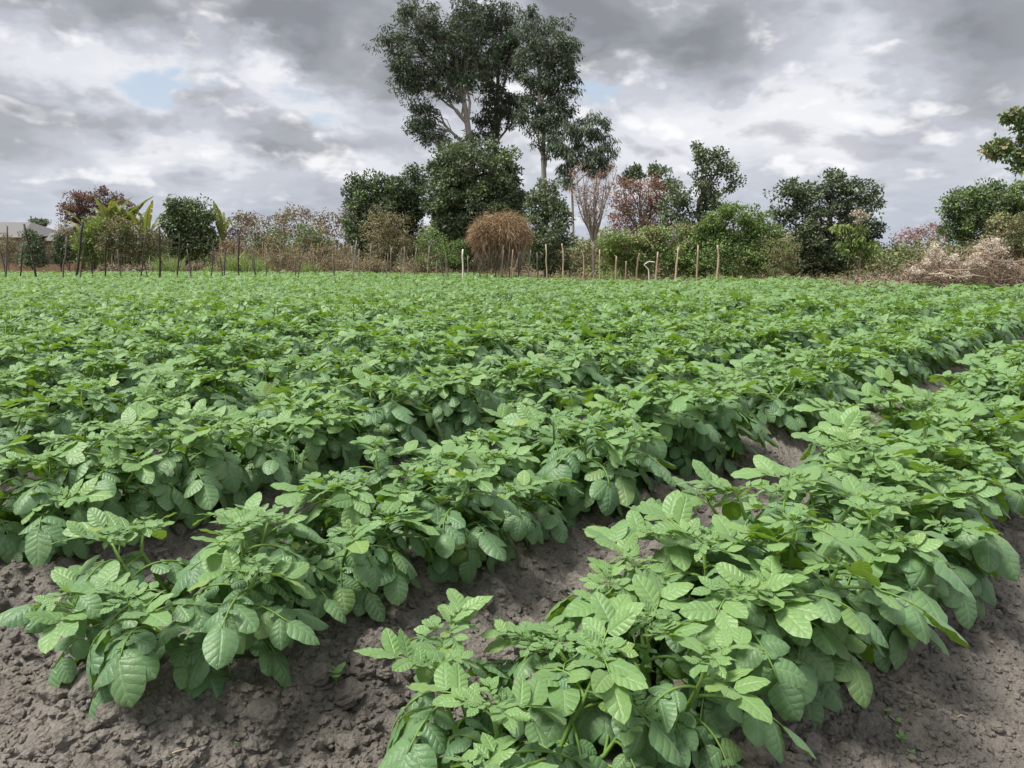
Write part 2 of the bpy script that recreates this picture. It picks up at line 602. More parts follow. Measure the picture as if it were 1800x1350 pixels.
small = Acc()
PTS = [bare_point(cg) for _ in range(15000)]
PX, PY = np.array([p[0] for p in PTS]), np.array([p[1] for p in PTS])
PZ = ground_h(PX, PY)
SH = [clod_shape(cg, 0 if k % 3 else 1) for k in range(48)]
for k, (x, y, s, t) in enumerate(PTS):
    rightside = s > S_A + .3
    if k < 300:
        sz = cg.uniform(.012, .022) if rightside else cg.uniform(.018, .044) * (1.4 if cg.random() < .14 else 1)
    else:
        sz = abs(cg.normal(0, .0072)) + .0035
        if rightside:
            sz *= .75
    z = PZ[k] + sz * cg.uniform(-.2, .2)
    if k < 300:
        o = link('soil_clod', CL[int(cg.integers(10))], ground)
        o.location = (x, y, z)
        o.rotation_euler = (cg.normal(0, .25), cg.normal(0, .25), cg.uniform(0, 6.3))
        o.scale = (sz, sz, sz)
    else:
        V, Fc = SH[int(cg.integers(48))]
        a = cg.uniform(0, 6.3)
        ca, sa = math.cos(a), math.sin(a)
        V = V @ np.array([[ca, sa, 0], [-sa, ca, 0], [0, 0, 1]]) * sz + np.array([x, y, z])
        small.add(V, T=Fc)
tag(link('soil_crumbs', small.mesh('soil_crumbs', M_SOIL, smooth=False), ground), kind='stuff')

# ------------------------------------------------------------------ potato plants
def leaflet_grid(nL, nW, g, width=.66, young=False):
    v = np.linspace(0, 1, nL + 1)
    q = np.linspace(-1, 1, nW + 1)
    hw = (v + .012) ** .52 * (1 - v) ** .70 * (1 + .10 * (1 - v))
    hw = hw / hw.max() * width / 2
    hw[-1] = 0.0
    hw[0] = .012
    droop = g.uniform(.25, .95) * (.6 if young else 1)
    fold = g.uniform(.0, .20) * (-.9 if young else 1)
    cup = g.uniform(.12, .34) * (.3 if young else 1)
    ang = -droop * v ** 1.25 + g.uniform(.05, .3)
    dl = 1.0 / nL
    y = np.concatenate([[0], np.cumsum(np.cos(ang[:-1]) * dl)])
    z = np.concatenate([[0], np.cumsum(np.sin(ang[:-1]) * dl)])
    tw = g.normal(0, .25)
    side = g.normal(0, .06)
    pts, uv = [], []
    ph = g.uniform(0, 6.3)
    for i in range(nL + 1):
        for qq in q:
            a = abs(qq)
            xx = qq * hw[i] * (1 - .12 * a * abs(fold) * 2)
            zz = z[i] - fold * a * hw[i] - cup * a * a * hw[i] + tw * v[i] * qq * hw[i]
            zz += .022 * a * a * math.sin(v[i] * 17 + ph + (2 if qq > 0 else 0))
            # edge of the blade is pulled back at the base
            yy = y[i] - .05 * a * (1 - v[i]) ** 3
            pts.append((xx + side * v[i] ** 2, yy, zz))
            uv.append(((qq + 1) / 2, v[i]))
    w = nW + 1
    i0 = (np.arange(nL)[:, None] * w + np.arange(nW)[None, :]).ravel()
    Q = np.stack([i0, i0 + 1, i0 + 1 + w, i0 + w], 1)
    return np.array(pts), Q, np.array(uv)


def leaflet_low(g, width=.66):
    """Five-vertex leaflet for plants far down the field."""
    dr = g.uniform(.15, .5)
    V = np.array([(0, 0, 0), (-width / 2, .42, -.06 - dr * .25), (width / 2, .42, -.06 - dr * .25), (0, .48, .03 - dr * .2), (0, .97, -dr * .75)])
    T = np.array([(0, 3, 1), (0, 2, 3), (1, 3, 4), (3, 2, 4)])
    UV = np.array([(.5, 0), (0, .42), (1, .42), (.5, .48), (.5, 1)])
    return V, T, UV


lg = np.random.default_rng(31)
NV = 9
LV = {0: [], 1: [], 2: [], 3: []}
LVY = {0: [], 1: [], 2: [], 3: []}
for k in range(NV):
    sd = int(lg.integers(1 << 30))
    for lod, (a, b) in {0: (8, 6), 1: (5, 4), 2: (3, 2)}.items():
        LV[lod].append(leaflet_grid(a, b, np.random.default_rng(sd), width=.71 + .02 * k))
        LVY[lod].append(leaflet_grid(a, b, np.random.default_rng(sd), width=.58 + .012 * k, young=True))
    LV[3].append(leaflet_low(np.random.default_rng(sd)))
    LVY[3].append(LV[3][-1])
LEAFLET_MESH = [Acc().add(V, Q, uv=uv, var=k * .11).mesh('leaflet', M_LEAF) for k, (V, Q, uv) in enumerate(LV[0])]
LEAFLET_MESH_Y = [Acc().add(V, Q, uv=uv, var=k * .11).mesh('leaflet', M_YOUNG) for k, (V, Q, uv) in enumerate(LVY[0])]


def frame(pos, D, n, scale):
    D = norm(D)
    n = norm(n - D * (n @ D))
    X = np.cross(D, n)
    M = np.eye(4)
    M[:3, 0], M[:3, 1], M[:3, 2], M[:3, 3] = X * scale, D * scale, n * scale, pos
    return M


def compound_leaf(g, young):
    """Odd-pinnate potato leaf in its own frame: grows along +Y, up is +Z."""
    L = g.uniform(.125, .185) if not young else g.uniform(.065, .10)
    e0 = g.uniform(.30, .70) if not young else g.uniform(.55, .95)
    e1 = g.uniform(-1.25, -.55) if not young else g.uniform(-.7, .0)
    n = 9
    f = np.linspace(0, 1, n)
    ang = e0 + (e1 - e0) * f ** .85
    yaw = g.normal(0, .18) * f
    st = L / (n - 1)
    T = np.stack([np.sin(yaw) * np.cos(ang), np.cos(yaw) * np.cos(ang), np.sin(ang)], 1)
    P = np.concatenate([[np.zeros(3)], np.cumsum(T[:-1] * st, 0)])
    rad = np.linspace(.0032, .0013, n) * (1 if not young else .55)
    main, smalls = [], []
    size = g.uniform(.062, .080) if not young else g.uniform(.046, .060)

    def place(fr, sg, sc, open_, drp, lst):
        i = fr * (n - 1)
        i0 = min(int(i), n - 2)
        w = i - i0
        pos = P[i0] * (1 - w) + P[i0 + 1] * w
        t = norm(T[i0] * (1 - w) + T[min(i0 + 1, n - 1)] * w)
        X = norm(np.cross(t, np.array([0, 0, 1.0])) if abs(t[2]) < .98 else np.array([1.0, 0, 0]))
        N = np.cross(X, t)
        if sg == 0:
            D = t + g.normal(0, .12) * X - N * drp * .5
        else:
            D = math.cos(open_) * t + sg * math.sin(open_) * X - N * math.tan(drp)
            pos = pos + norm(D) * .008 * (sc / .09)
        nn = N + sg * X * g.uniform(0.0, .45) * (1 if not young else -.6) + g.normal(0, .13, 3)
        lst.append((frame(pos, D, nn, sc), int(g.integers(NV))))

    for fr, sc in ((.36, .62), (.60, .90), (.85, 1.0)):
        for sg in (-1, 1):
            place(fr + g.normal(0, .015) + .012 * sg, sg, size * sc * g.uniform(.88, 1.1), g.uniform(.95, 1.3) - .25 * (fr > .8),
                  g.uniform(.05, .65) if not young else g.uniform(-.5, .1), main)
    place(1.0, 0, size * g.uniform(1.05, 1.25), 0, g.uniform(0, .4), main)
    for fr in ((.48, .73) if not young else (.5,)):
        for sg in (-1, 1):
            place(fr, sg, size * g.uniform(.20, .30), g.uniform(.9, 1.4), g.uniform(-.4, .2), smalls)
    return dict(P=P, rad=rad, main=main, small=smalls, young=young)


def xf(M, V):
    return V @ M[:3, :3].T + M[:3, 3]


def bake_leaf(acc, spec, M, lod, g, lib=None, var=None):
    """Add a whole compound leaf to an accumulator."""
    lv = (LVY if spec['young'] else LV)[lod]
    mat = 1 if spec['young'] else 0
    base = g.uniform(0, 1) if var is None else var
    if lod < 3:
        st = {0: 1, 1: 2, 2: 4}[lod]
        V, Q, T = tube(spec['P'][::st], spec['rad'][::st], 5 if lod == 0 else 3, False)
        acc.add(xf(M, V), Q, var=.4, mat=2)
    items = spec['main'] + (spec['small'] if lod < 2 else [])
    for q, (m4, k) in enumerate(items):
        MM = M @ m4
        sub = lv
        if q >= len(spec['main']):
            sub = (LVY if spec['young'] else LV)[2]
        if lod == 3:
            V, T, uv = sub[k]
            acc.add(xf(MM, V), T=T, uv=uv, var=(base + .13 * k) % 1, mat=mat)
        else:
            V, Q, uv = sub[k]
            acc.add(xf(MM, V), Q, uv=uv, var=(base + .13 * k) % 1, mat=mat)


LEAFMATS = [M_LEAF, M_YOUNG, M_STEM]
SPECS = [compound_leaf(lg, False) for _ in range(16)]
SPECS_Y = [compound_leaf(lg, True) for _ in range(8)]
LEAF1 = []
for sp in SPECS:
    a = Acc()
    bake_leaf(a, sp, np.eye(4), 1, lg)
    LEAF1.append(a.mesh('leaf', LEAFMATS))
LEAF1Y = []
for sp in SPECS_Y:
    a = Acc()
    bake_leaf(a, sp, np.eye(4), 1, lg)
    LEAF1Y.append(a.mesh('leaf', LEAFMATS))
LEAF0, LEAF0Y = [], []          # stalk with its tiny in-between leaflets; big leaflets are objects
for lst, dst in ((SPECS, LEAF0), (SPECS_Y, LEAF0Y)):
    for sp in lst:
        a = Acc()
        V, Q, T = tube(sp['P'], sp['rad'], 6, True)
        a.add(V, Q, T, var=.4, mat=2)
        for (m4, k) in sp['small']:
            V, Q, uv = (LVY if sp['young'] else LV)[2][k]
            a.add(xf(m4, V), Q, uv=uv, var=(.13 * k) % 1, mat=1 if sp['young'] else 0)
        dst.append(a.mesh('leaf', LEAFMATS))

# shoot tips: tuft of folded new leaves
TIPS = []
for k in range(5):
    a = Acc()
    a3 = Acc()
    for q in range(5):
        az = q * 2.4 + lg.uniform(0, .5)
        sc = lg.uniform(.38, .70)
        rz = np.eye(4)
        rz[:2, :2] = [[math.cos(az), -math.sin(az)], [math.sin(az), math.cos(az)]]
        rz[:3, :3] *= sc
        rz[2, 3] = .004 * q
        sp = SPECS_Y[int(lg.integers(8))]
        bake_leaf(a, sp, rz, 2 if k != 99 else 1, lg)
    TIPS.append(a.mesh('shoot_tip', LEAFMATS))

STEMS = []
for k in range(7):
    h = lg.uniform(.27, .35)
    n = 7
    t = np.linspace(0, 1, n)
    bow = lg.uniform(.02, .07)
    P = np.stack([lg.normal(0, .006, n), bow * np.sin(t * math.pi * .6) - bow * .2 * t, t * h], 1)
    P[0] = 0
    V, Q, T = tube(P, np.linspace(.0072, .0035, n), 6)
    V3, Q3, T3 = tube(P[::3], np.linspace(.0085, .0045, n)[::3], 3)
    STEMS.append(dict(P=P, h=h, mesh=Acc().add(V, Q, T, var=lg.uniform(.2, .8)).mesh('stem', M_STEM), low=(V3, Q3, T3)))


def rotz(a):
    M = np.eye(4)
    M[:2, :2] = [[math.cos(a), -math.sin(a)], [math.sin(a), math.cos(a)]]
    return M


def rotx(a):
    M = np.eye(4)
    M[1:3, 1:3] = [[math.cos(a), -math.sin(a)], [math.sin(a), math.cos(a)]]
    return M


def roty(a):
    M = np.eye(4)
    M[0, 0], M[0, 2], M[2, 0], M[2, 2] = math.cos(a), math.sin(a), -math.sin(a), math.cos(a)
    return M


def trans(x, y, z):
    M = np.eye(4)
    M[:3, 3] = (x, y, z)
    return M


def scl(s):
    M = np.eye(4)
    M[:3, :3] *= s
    return M


def plant_recipe(g, size=1.0, nst=None, dense=1.0, sprawl=0.0):
    """Stems, leaves and shoot tips of one plant, in the plant's own frame."""
    nst = nst or int(g.integers(5, 8))
    stems, leaves, tips = [], [], []
    a0 = g.uniform(0, 6.3)
    for q in range(nst):
        az = a0 + q * 2 * math.pi / nst + g.normal(0, .25)
        tilt = g.uniform(.25, .72) if q else g.uniform(0, .2)
        tilt += sprawl if q > 1 else 0
        k = int(g.integers(len(STEMS)))
        M = trans(.04 * math.cos(az), .04 * math.sin(az), -.03) @ rotz(az - math.pi / 2) @ rotx(-tilt) @ scl(size * g.uniform(.9, 1.12))
        stems.append((M, k))
        P = xf(M, STEMS[k]['P'])
        nl = int(round(g.integers(8, 11) * dense))
        phi = g.uniform(0, 6.3)
        for i in range(nl):
            f = .16 + .80 * (i + g.uniform(-.2, .2)) / (nl - 1)
            f = min(max(f, .12), .97)
            phi += 2.4 + g.normal(0, .2)
            # leaves turn outwards from the crowded middle of the plant
            out = math.atan2(P[-1, 1], P[-1, 0])
            ph = phi
            dlt = (ph - out + math.pi) % (2 * math.pi) - math.pi
            ph = out + dlt * (.72 if q else 1)
            ii = f * (len(P) - 1)
            i0 = min(int(ii), len(P) - 2)
            pos = P[i0] * (1 - ii + i0) + P[i0 + 1] * (ii - i0)
            young = f > .86
            sc = size * (g.uniform(.9, 1.12) * (1.0 if f > .3 else .85) if not young else g.uniform(1.0, 1.45))
            Ml = trans(*pos) @ rotz(ph - math.pi / 2) @ rotx(g.normal(.05 if f > .6 else -.12, .14)) @ roty(g.normal(0, .16)) @ scl(sc)
            leaves.append((Ml, int(g.integers(8 if young else 16)), young))
        tips.append((trans(*P[-1]) @ rotz(g.uniform(0, 6.3)) @ scl(size * g.uniform(.85, 1.15)), int(g.integers(5))))
    return stems, leaves, tips


# fixed whole-plant shapes for the middle and far field
VARS2, VARS3, VARS3F = [], [], []
for k in range(10):
    g = np.random.default_rng(500 + k)
    st, lv, tp = plant_recipe(g, 1.0)
    a = Acc()
    sa = Acc()
    for (M, q) in st:
        V, Q, T = STEMS[q]['low']
        sa.add(xf(M, V), Q, T, var=.5)
    for (M, q, yg) in lv:
        bake_leaf(a, (SPECS_Y if yg else SPECS)[q], M, 2, g)
    for (M, q) in tp:
        for z in range(3):
            bake_leaf(a, SPECS_Y[int(g.integers(8))], M @ rotz(z * 2.1) @ scl(.5), 2, g)
    VARS2.append((a.mesh('foliage', LEAFMATS), sa.mesh('stems', M_STEM)))
    a = Acc()
    for (M, q, yg) in lv:
        if M[2, 3] > .07:
            bake_leaf(a, (SPECS_Y if yg else SPECS)[q], M, 3, g)
    VARS3.append(a.arrays())
    a = Acc()
    for (M, q, yg) in lv:
        if M[2, 3] > .11:
            sp = dict((SPECS_Y if yg else SPECS)[q])
            sp['main'] = sp['main'][2:]
            bake_leaf(a, sp, M, 3, g)
    VARS3F.append(a.arrays())


def far_limit(u):
    """How far ahead the planted ground reaches in the direction x/y = u."""
    if u > .03:
        return float(np.interp(u, [.03, .3, .5, .7, .85], [26.5, 26.2, 25.0, 21.0, 17]))
    return float(np.interp(u, [-.75, -.5, -.1, .03], [48, 46, 41, 31]))


STEP = .315
plants = []
fg = np.random.default_rng(77)
for k in range(0, 66):
    s0 = S_A - SPACING * k
    t = T_END + .10 + fg.uniform(-.03, .08) + (.24 if k == 0 else .19 if k == 1 else .12 if k == 2 else 0)
    while t < 60:
        s = s0 + fg.normal(0, .035)
        if k == 0 and t < .98:
            s -= .12
        x, y = DX * t + NX * s, DY * t + NY * s
        t += STEP + fg.normal(0, .03)
        if y < .6:
            continue
        u = x / y
        depth = y * CP + .6 * SP
        if abs(x / depth) > .72 + .35 / y:
            continue
        if y > far_limit(u):
            continue
        if u < .03 and 30.2 < y < 31.6 - 2.0 * max(0, -u - .3):
            continue
        if y > 3 and fg.random() < .025:      # a missing plant here and there
            continue
        plants.append((math.hypot(x, y), x, y, k, t))
plants.sort()
ORD = {}
for kk in (0, 1):
    for q, t_ in enumerate(sorted(p[4] for p in plants if p[3] == kk)):
        ORD[(kk, t_)] = q
NTH = ['first', 'second', 'third', 'fourth', 'fifth', 'sixth', 'seventh', 'eighth']

N0, N1, N2 = 22, 118, 300
ROWLAB = {
    0: 'leafy potato plant far along the outermost ridge beside the bare dusty soil',
    1: 'leafy potato plant far along the second ridge, across the furrow from the outermost one',
    2: 'leafy potato plant on the third ridge, behind the one ending in cloddy headland',
}
farA = Acc()
pieces3 = []
for idx, (dist, x, y, k, t) in enumerate(plants):
    g = np.random.default_rng(9000 + idx)
    z = gzv(x, y) - .005
    tt = t - STEP - T_END
    grow = .92 + .13 * min(1.0, max(0.0, (tt - .1) / 1.6))
    size = 1.12 * g.uniform(.93, 1.10) * grow * (1 + .13 * float(fbm(np.array([x * .45]), np.array([y * .45]), 2)[0])) * (1.06 if k else 1.0)
    if k == 0:
        size *= .95
    yaw = g.uniform(0, 6.3)
    if idx < N2:
        root = link('potato_plant', None)
        root.location = (x, y, z)
        root.rotation_euler = (0, 0, yaw)
        q = ORD.get((k, t), 99)
        ridge = 'outermost ridge' if k == 0 else 'second ridge'
        if q == 0:
            lab = ('low small potato plant at the headland end of the outermost ridge' if k == 0 else
                   'sprawling potato plant at the cloddy headland end of the second ridge')
        elif q < 8:
            lab = f'leafy potato plant, {NTH[q]} from the headland end of the {ridge}'
        else:
            lab = ROWLAB.get(k, 'leafy potato plant in the closed rows filling the middle of the field')
        tag(root, lab, 'potato plant', 'potato plants in ridged rows')
        if idx < N1:
            st, lv, tp = plant_recipe(g, size, nst=(8 if k == 1 and tt < .52 else 7 if idx < N0 and g.random() < .6 else None), dense=(1.3 if k == 1 and tt < .52 else 1.1),
                                      sprawl=(.24 if (k == 0 and tt < .46) or (k == 1 and tt < .52) else 0.0))
            for (M, q) in st:
                link('stem', STEMS[q]['mesh'], root, M)
            for (M, q, yg) in lv:
                if idx < N0:
                    lf = link('leaf', (LEAF0Y if yg else LEAF0)[q], root, M)
                    for (m4, kk) in (SPECS_Y if yg else SPECS)[q]['main']:
                        link('leaflet', (LEAFLET_MESH_Y if yg else LEAFLET_MESH)[kk], lf, m4)
                else:
                    link('leaf', (LEAF1Y if yg else LEAF1)[q], root, M)
            for (M, q) in tp:
                link('shoot_tip', TIPS[q], root, M)
        else:
            root.scale = (size, size, size * g.uniform(.95, 1.1))
            fo, stm = VARS2[int(g.integers(10))]
            tag(link('foliage', fo, root), kind='stuff')
            link('stems', stm, root)
    else:
        V, Q, T, UV, VAR, Mi = (VARS3 if dist < 17 else VARS3F)[int(g.integers(10))]
        M = trans(x, y, z) @ rotz(yaw) @ scl(size)
        pieces3.append((xf(M, V), T, UV, (VAR + g.uniform()) % 1, Mi))
off = 0
for (V, T, UV, VAR, Mi) in pieces3:
    farA.V.append(V)
    farA.UV.append(UV)
    farA.VAR.append(VAR)
    farA.T.append(T + off)
    farA.MT.append(Mi)
    off += len(V)
far_plants = link('far_potato_plants', farA.mesh('far_potato_plants', LEAFMATS))
tag(far_plants, 'dense green potato canopy running back to the fence posts', 'potato crop', kind='stuff')

#TREES#
# ------------------------------------------------------------------ trees and shrubs
YK = 1.13        # the margin lies this much farther out than first paced
DENS = 1.55
M_BARK_PALE = simple_mat('pale gum bark', (.27, .24, .20), (.44, .40, .35), .8, 3, .01, 18, (1, 1, .25))
M_BARK = simple_mat('grey brown bark', (0.117, 0.091, 0.072), (0.221, 0.182, 0.150), .9, 6, .01, 25, (1, 1, .3))
M_TWIG = simple_mat('dry twig', (0.230, 0.155, 0.108), (0.446, 0.338, 0.243), .85, 5)
M_TWIG_GREY = simple_mat('grey twig', (.24, .20, .165), (.42, .36, .31), .85, 5)
M_GUM = simple_mat('gum leaves', (0.065, 0.096, 0.061), (0.163, 0.209, 0.132), .5, .9, trans=.22, tcol=(.09, .12, .05), hue=((.12, .09, .05), .95))
M_DARK = simple_mat('dark evergreen leaves', (0.091, 0.122, 0.070), (0.219, 0.263, 0.149), .42, .8, trans=.2, tcol=(.08, .14, .04))
M_MID = simple_mat('mid green leaves', (0.130, 0.209, 0.073), (0.313, 0.430, 0.144), .5, .8, trans=.25, tcol=(.15, .2, .05), hue=((.16, .12, .06), .93))
M_LIGHT = simple_mat('bright green leaves', (0.132, 0.203, 0.057), (0.290, 0.378, 0.109), .5, .8, trans=.28, tcol=(.2, .26, .05), hue=((.20, .15, .07), .94))
M_OLIVE = simple_mat('olive brown leaves', (0.195, 0.184, 0.102), (0.403, 0.345, 0.195), .65, .8, trans=.2, tcol=(.2, .17, .07))
M_RUST = simple_mat('rusty brown leaves', (.11, .075, .062), (.22, .15, .12), .7, .8, trans=.2, tcol=(.25, .12, .08), hue=((.06, .075, .035), .72))
M_PINK = simple_mat('pink red flower bracts', (.28, .145, .125), (.42, .26, .225), .6, .9, trans=.25, tcol=(.5, .2, .18), hue=((.085, .095, .05), .74))
M_SALMON = simple_mat('faded salmon seed heads', (.24, .135, .10), (.40, .26, .20), .8, 1.5, trans=.15, tcol=(.4, .25, .18))
M_FLUFF = simple_mat('cream dry seed heads', (.54, .46, .37), (.78, .70, .59), .9, 3, trans=.2, tcol=(.6, .5, .4))
M_STRAW = simple_mat('rust straw', (0.300, 0.194, 0.112), (0.575, 0.400, 0.250), .8, 2.5, hue=((.20, .19, .09), .74))
M_DRYG = simple_mat('dry grass', (.25, .175, .11), (.42, .32, .20), .8, 1.5, hue=((.15, .20, .06), .80))
M_GREENG = simple_mat('reed green', (.24, .31, .11), (.46, .52, .26), .6, 3, trans=.25, tcol=(.3, .42, .1))
M_BANANA = simple_mat('banana blade', (.12, .155, .06), (.23, .255, .105), .55, 2.5, trans=.25, tcol=(.38, .42, .07), hue=((.42, .34, .08), .88))
M_DEADLEAF = simple_mat('dead banana leaf', (0.182, 0.137, 0.104), (0.364, 0.286, 0.215), .9, 4)


def leaves_at(acc, C, Rr, n, L, Wd, g, hang=0.0, mat=0, clumpvar=True, flat=0.0):
    """n leaf-sized faces round each clump centre."""
    C = np.repeat(C, n, 0)
    Rr = np.repeat(Rr, n, 0)
    m = len(C)
    d = g.normal(0, 1, (m, 3))
    d /= np.linalg.norm(d, axis=1)[:, None]
    rad = g.uniform(0, 1, (m, 1)) ** .45
    pos = C + d * rad * Rr
    ax = g.normal(0, 1, (m, 3)) + d * .6
    ax[:, 2] = ax[:, 2] * (1 - hang) - hang * 2.2
    ax /= np.linalg.norm(ax, axis=1)[:, None]
    nn = g.normal(0, 1, (m, 3)) + np.array([0, 0, .9 * (1 - hang)]) + d * .5
    s = np.cross(ax, nn)
    s /= np.linalg.norm(s, axis=1)[:, None] + 1e-9
    up = np.cross(s, ax)
    l = L * g.uniform(.65, 1.3, (m, 1))
    w = Wd * g.uniform(.7, 1.25, (m, 1))
    a = pos
    b = pos + ax * l * .45 + s * w * .5 + up * w * .12
    c = pos + ax * l
    e = pos + ax * l * .45 - s * w * .5 + up * w * .12
    V = np.stack([a, b, c, e], 1).reshape(-1, 3)
    i = np.arange(m) * 4
    Q = np.stack([i, i + 1, i + 2, i + 3], 1)
    cv = np.repeat(g.uniform(0, 1, m // n), n) if clumpvar else g.uniform(0, 1, m)
    var = np.clip(.55 * cv + .45 * g.uniform(0, 1, m), 0, 1)
    acc.add(V, Q, var=np.repeat(var, 4), mat=mat)


def lobe_clumps(lobes, per_m2, g, crad, shell=.5):
    """Clump centres filling ellipsoid lobes, most of them near the skin."""
    C, Rr, own = [], [], []
    for li, (c, r) in enumerate(lobes):
        n = max(6, int(per_m2 * (r[0] * r[2] + r[0] * r[1] + r[1] * r[2]) * 1.35))
        d = g.normal(0, 1, (n, 3))
        d /= np.linalg.norm(d, axis=1)[:, None]
        f = (shell + (1 - shell) * g.uniform(0, 1, (n, 1)) ** .7) * g.uniform(.82, 1.06, (n, 1))
        C.append(c + d * f * r)
        Rr.append(crad * g.uniform(.6, 1.35, (n, 1)) * np.ones((1, 3)) * np.array([1.1, 1.1, .8]))
        own += [li] * n
    return np.concatenate(C), np.concatenate(Rr), np.array(own)


def plobes(spec, Y, g, thin=.85):
    """Picture ellipses (cx,cy,rx,ry[,dY]) at distance Y -> ellipsoids in metres."""
    out = []
    for q in spec:
        dy = q[4] if len(q) > 4 else g.normal(0, .25) * min(q[2], q[3]) * Y / F
        y = Y + dy
        k = y / F
        r = np.array([q[2] * k, .5 * (q[2] + q[3]) * k * thin, q[3] * k])
        out.append((at(q[0], q[1], y), r))
    return out


def make_tree(name, label, cat, base_px, Y, lobes, leafmat, seed, per=9.0, nleaf=26, L=.13, Wd=.055, crad=.30, hang=0.0,
              bark=None, trunk_r=.09, fork=.45, twig=.35, group=None, second=None, trunk_pts=None, shell=.45, limbs=True, thin=.85):
    g = np.random.default_rng(seed)
    Y, L, Wd, crad, trunk_r, per = Y * YK, L * YK * (1.12 if hang < .4 else .86), Wd * YK * (1.18 if hang < .4 else .84), crad * YK * (1.0 if hang < .4 else .82), trunk_r * YK, per / YK ** 2 * 1.25
    if name in ('bush', 'shrub', 'evergreen_tree'):
        L, Wd, nleaf = L * .84, Wd * .84, nleaf * 1.25
    nleaf = int(nleaf * (DENS if hang < .4 else 1.85))
    lb = plobes(lobes, Y, g, thin)
    bx = gx(base_px, Y)
    root = link(name, None)
    base = np.array([bx, Y, gzv(bx, Y)])
    root.location = base
    tag(root, label, cat, group)
    bark = bark or M_BARK
    cen = np.mean([c for c, r in lb], 0)
    top = max(lb, key=lambda q: q[0][2])[0]
    ta = Acc()
    if trunk_pts is not None:
        P = np.array([at(px, py, Y) for px, py in trunk_pts])
        P = np.concatenate([[base - np.array([0, 0, .1])], P])
        # smooth the polyline
        t = np.linspace(0, len(P) - 1, 4 * len(P))
        P = np.stack([np.interp(t, np.arange(len(P)), P[:, k]) for k in range(3)], 1)
        P[1:-1] = (P[:-2] + 2 * P[1:-1] + P[2:]) / 4
    else:
        P = bend(base - np.array([0, 0, .1]), base * (1 - .8) + .8 * np.array([top[0], top[1], top[2]]), 8, .018, g)
    V, Q, T = tube(P - base, np.linspace(trunk_r, trunk_r * .4, len(P)), 8)
    ta.add(V, Q, T, var=.5)
    link('trunk', ta.mesh('trunk', bark), root)
    C, Rr, own = lobe_clumps(lb, per, g, crad, shell)
    if limbs:
        for li, (c, r) in enumerate(lb):
            la = Acc()
            # leave the trunk below the lobe
            zt = base[2] + fork * (c[2] - base[2]) * g.uniform(.85, 1.15)
            k = int(np.argmin(np.abs(P[:, 2] - zt)))
            p0 = P[k]
            p1 = c + np.array([0, 0, r[2] * .2])
            B = bend(p0, p1, 6, .035, g, .05)
            r0 = trunk_r * g.uniform(.35, .5)
            V, Q, T = tube(B - base, np.linspace(r0, r0 * .35, 6), 6)
            la.add(V, Q, T, var=g.uniform())
            for ci in np.where(own == li)[0]:
                if g.random() < twig:
                    q0 = B[int(g.integers(2, 6))]
                    tw = bend(q0, C[ci], 4, .05, g, .04)
                    V, Q, T = tube(tw - base, np.linspace(r0 * .3, r0 * .08, 4), 3)
                    la.add(V, Q, T, var=g.uniform())
            link('limb', la.mesh('limb', bark), root)
    ca = Acc()
    leaves_at(ca, C - base, Rr, nleaf, L, Wd, g, hang)
    mats = [leafmat]
    if second is not None:          # (material, share of clumps, chooser)
        mats.append(second[0])
        pick = second[1](C, g)
        if pick.any():
            leaves_at(ca, (C - base)[pick], Rr[pick] * 1.08, int(nleaf * second[2]), L, Wd, g, hang, mat=1)
    link('crown', ca.mesh('crown', mats, smooth=False), root)
    return root


def twig_tree(name, label, cat, base_px, Y, height, spread, seed, nstem=5, mat=None, depth=3, r0=.03, lean=0.0, tips=None, ntip=4, tipL=.08, tipW=.04,
              base_z=None, group=None, arch=0.0, kids=4, base_pt=None, tiprad=.10):
    """Bare, many-stemmed shrub or tree of tapering twigs."""
    Y, height, r0, tipL, tipW, tiprad = Y * YK, height * YK, r0 * YK, tipL * YK, tipW * YK, tiprad * YK
    g = np.random.default_rng(seed)
    bx = gx(base_px, Y)
    base = np.array([bx, Y, gzv(bx, Y)]) if base_pt is None else np.asarray(base_pt)
    root = link(name, None)
    root.location = base
    tag(root, label, cat, group)
    ends = []
    ta = Acc()

    def grow(p, d, L, r, lev):
        n = 5
        P = [p]
        dd = d.copy()
        for _ in range(n - 1):
            dd = norm(dd + g.normal(0, .11, 3) + np.array([0, 0, -arch * (3 - lev) * .06]))
            P.append(P[-1] + dd * L / (n - 1))
        P = np.array(P)
        V, Q, T = tube(P, np.linspace(r, r * .45, n), 5 if lev == depth else 3)
        ta.add(V, Q, T, var=g.uniform(0, 1))
        if lev <= 1:
            ends.append(P[-1])
            ends.append(P[2])
        if lev > 0:
            for _ in range(kids):
                f = g.uniform(.3, 1.0)
                q = P[min(int(f * (n - 1)), n - 1)]
                nd = norm(dd + g.normal(0, spread, 3) + np.array([0, 0, .15]))
                grow(q, nd, L * g.uniform(.45, .75), r * .5, lev - 1)
    for k in range(nstem):
        az = g.uniform(0, 6.3)
        d = norm(np.array([math.cos(az) * spread * .7 + lean, math.sin(az) * spread * .5, 1.0]))
        grow(np.array([g.normal(0, .08 * nstem ** .5), g.normal(0, .06), -.05]), d, height * g.uniform(.4, .62), r0 * g.uniform(.6, 1.1), depth)
    link('branches', ta.mesh('branches', mat or M_TWIG), root)
    if tips is not None:
        ca = Acc()
        E = np.array(ends)
        leaves_at(ca, E, np.full((len(E), 1), tiprad) * np.ones((1, 3)), ntip, tipL, tipW, g, 0.0)
        link('crown', ca.mesh('crown', tips, smooth=False), root)
    return root


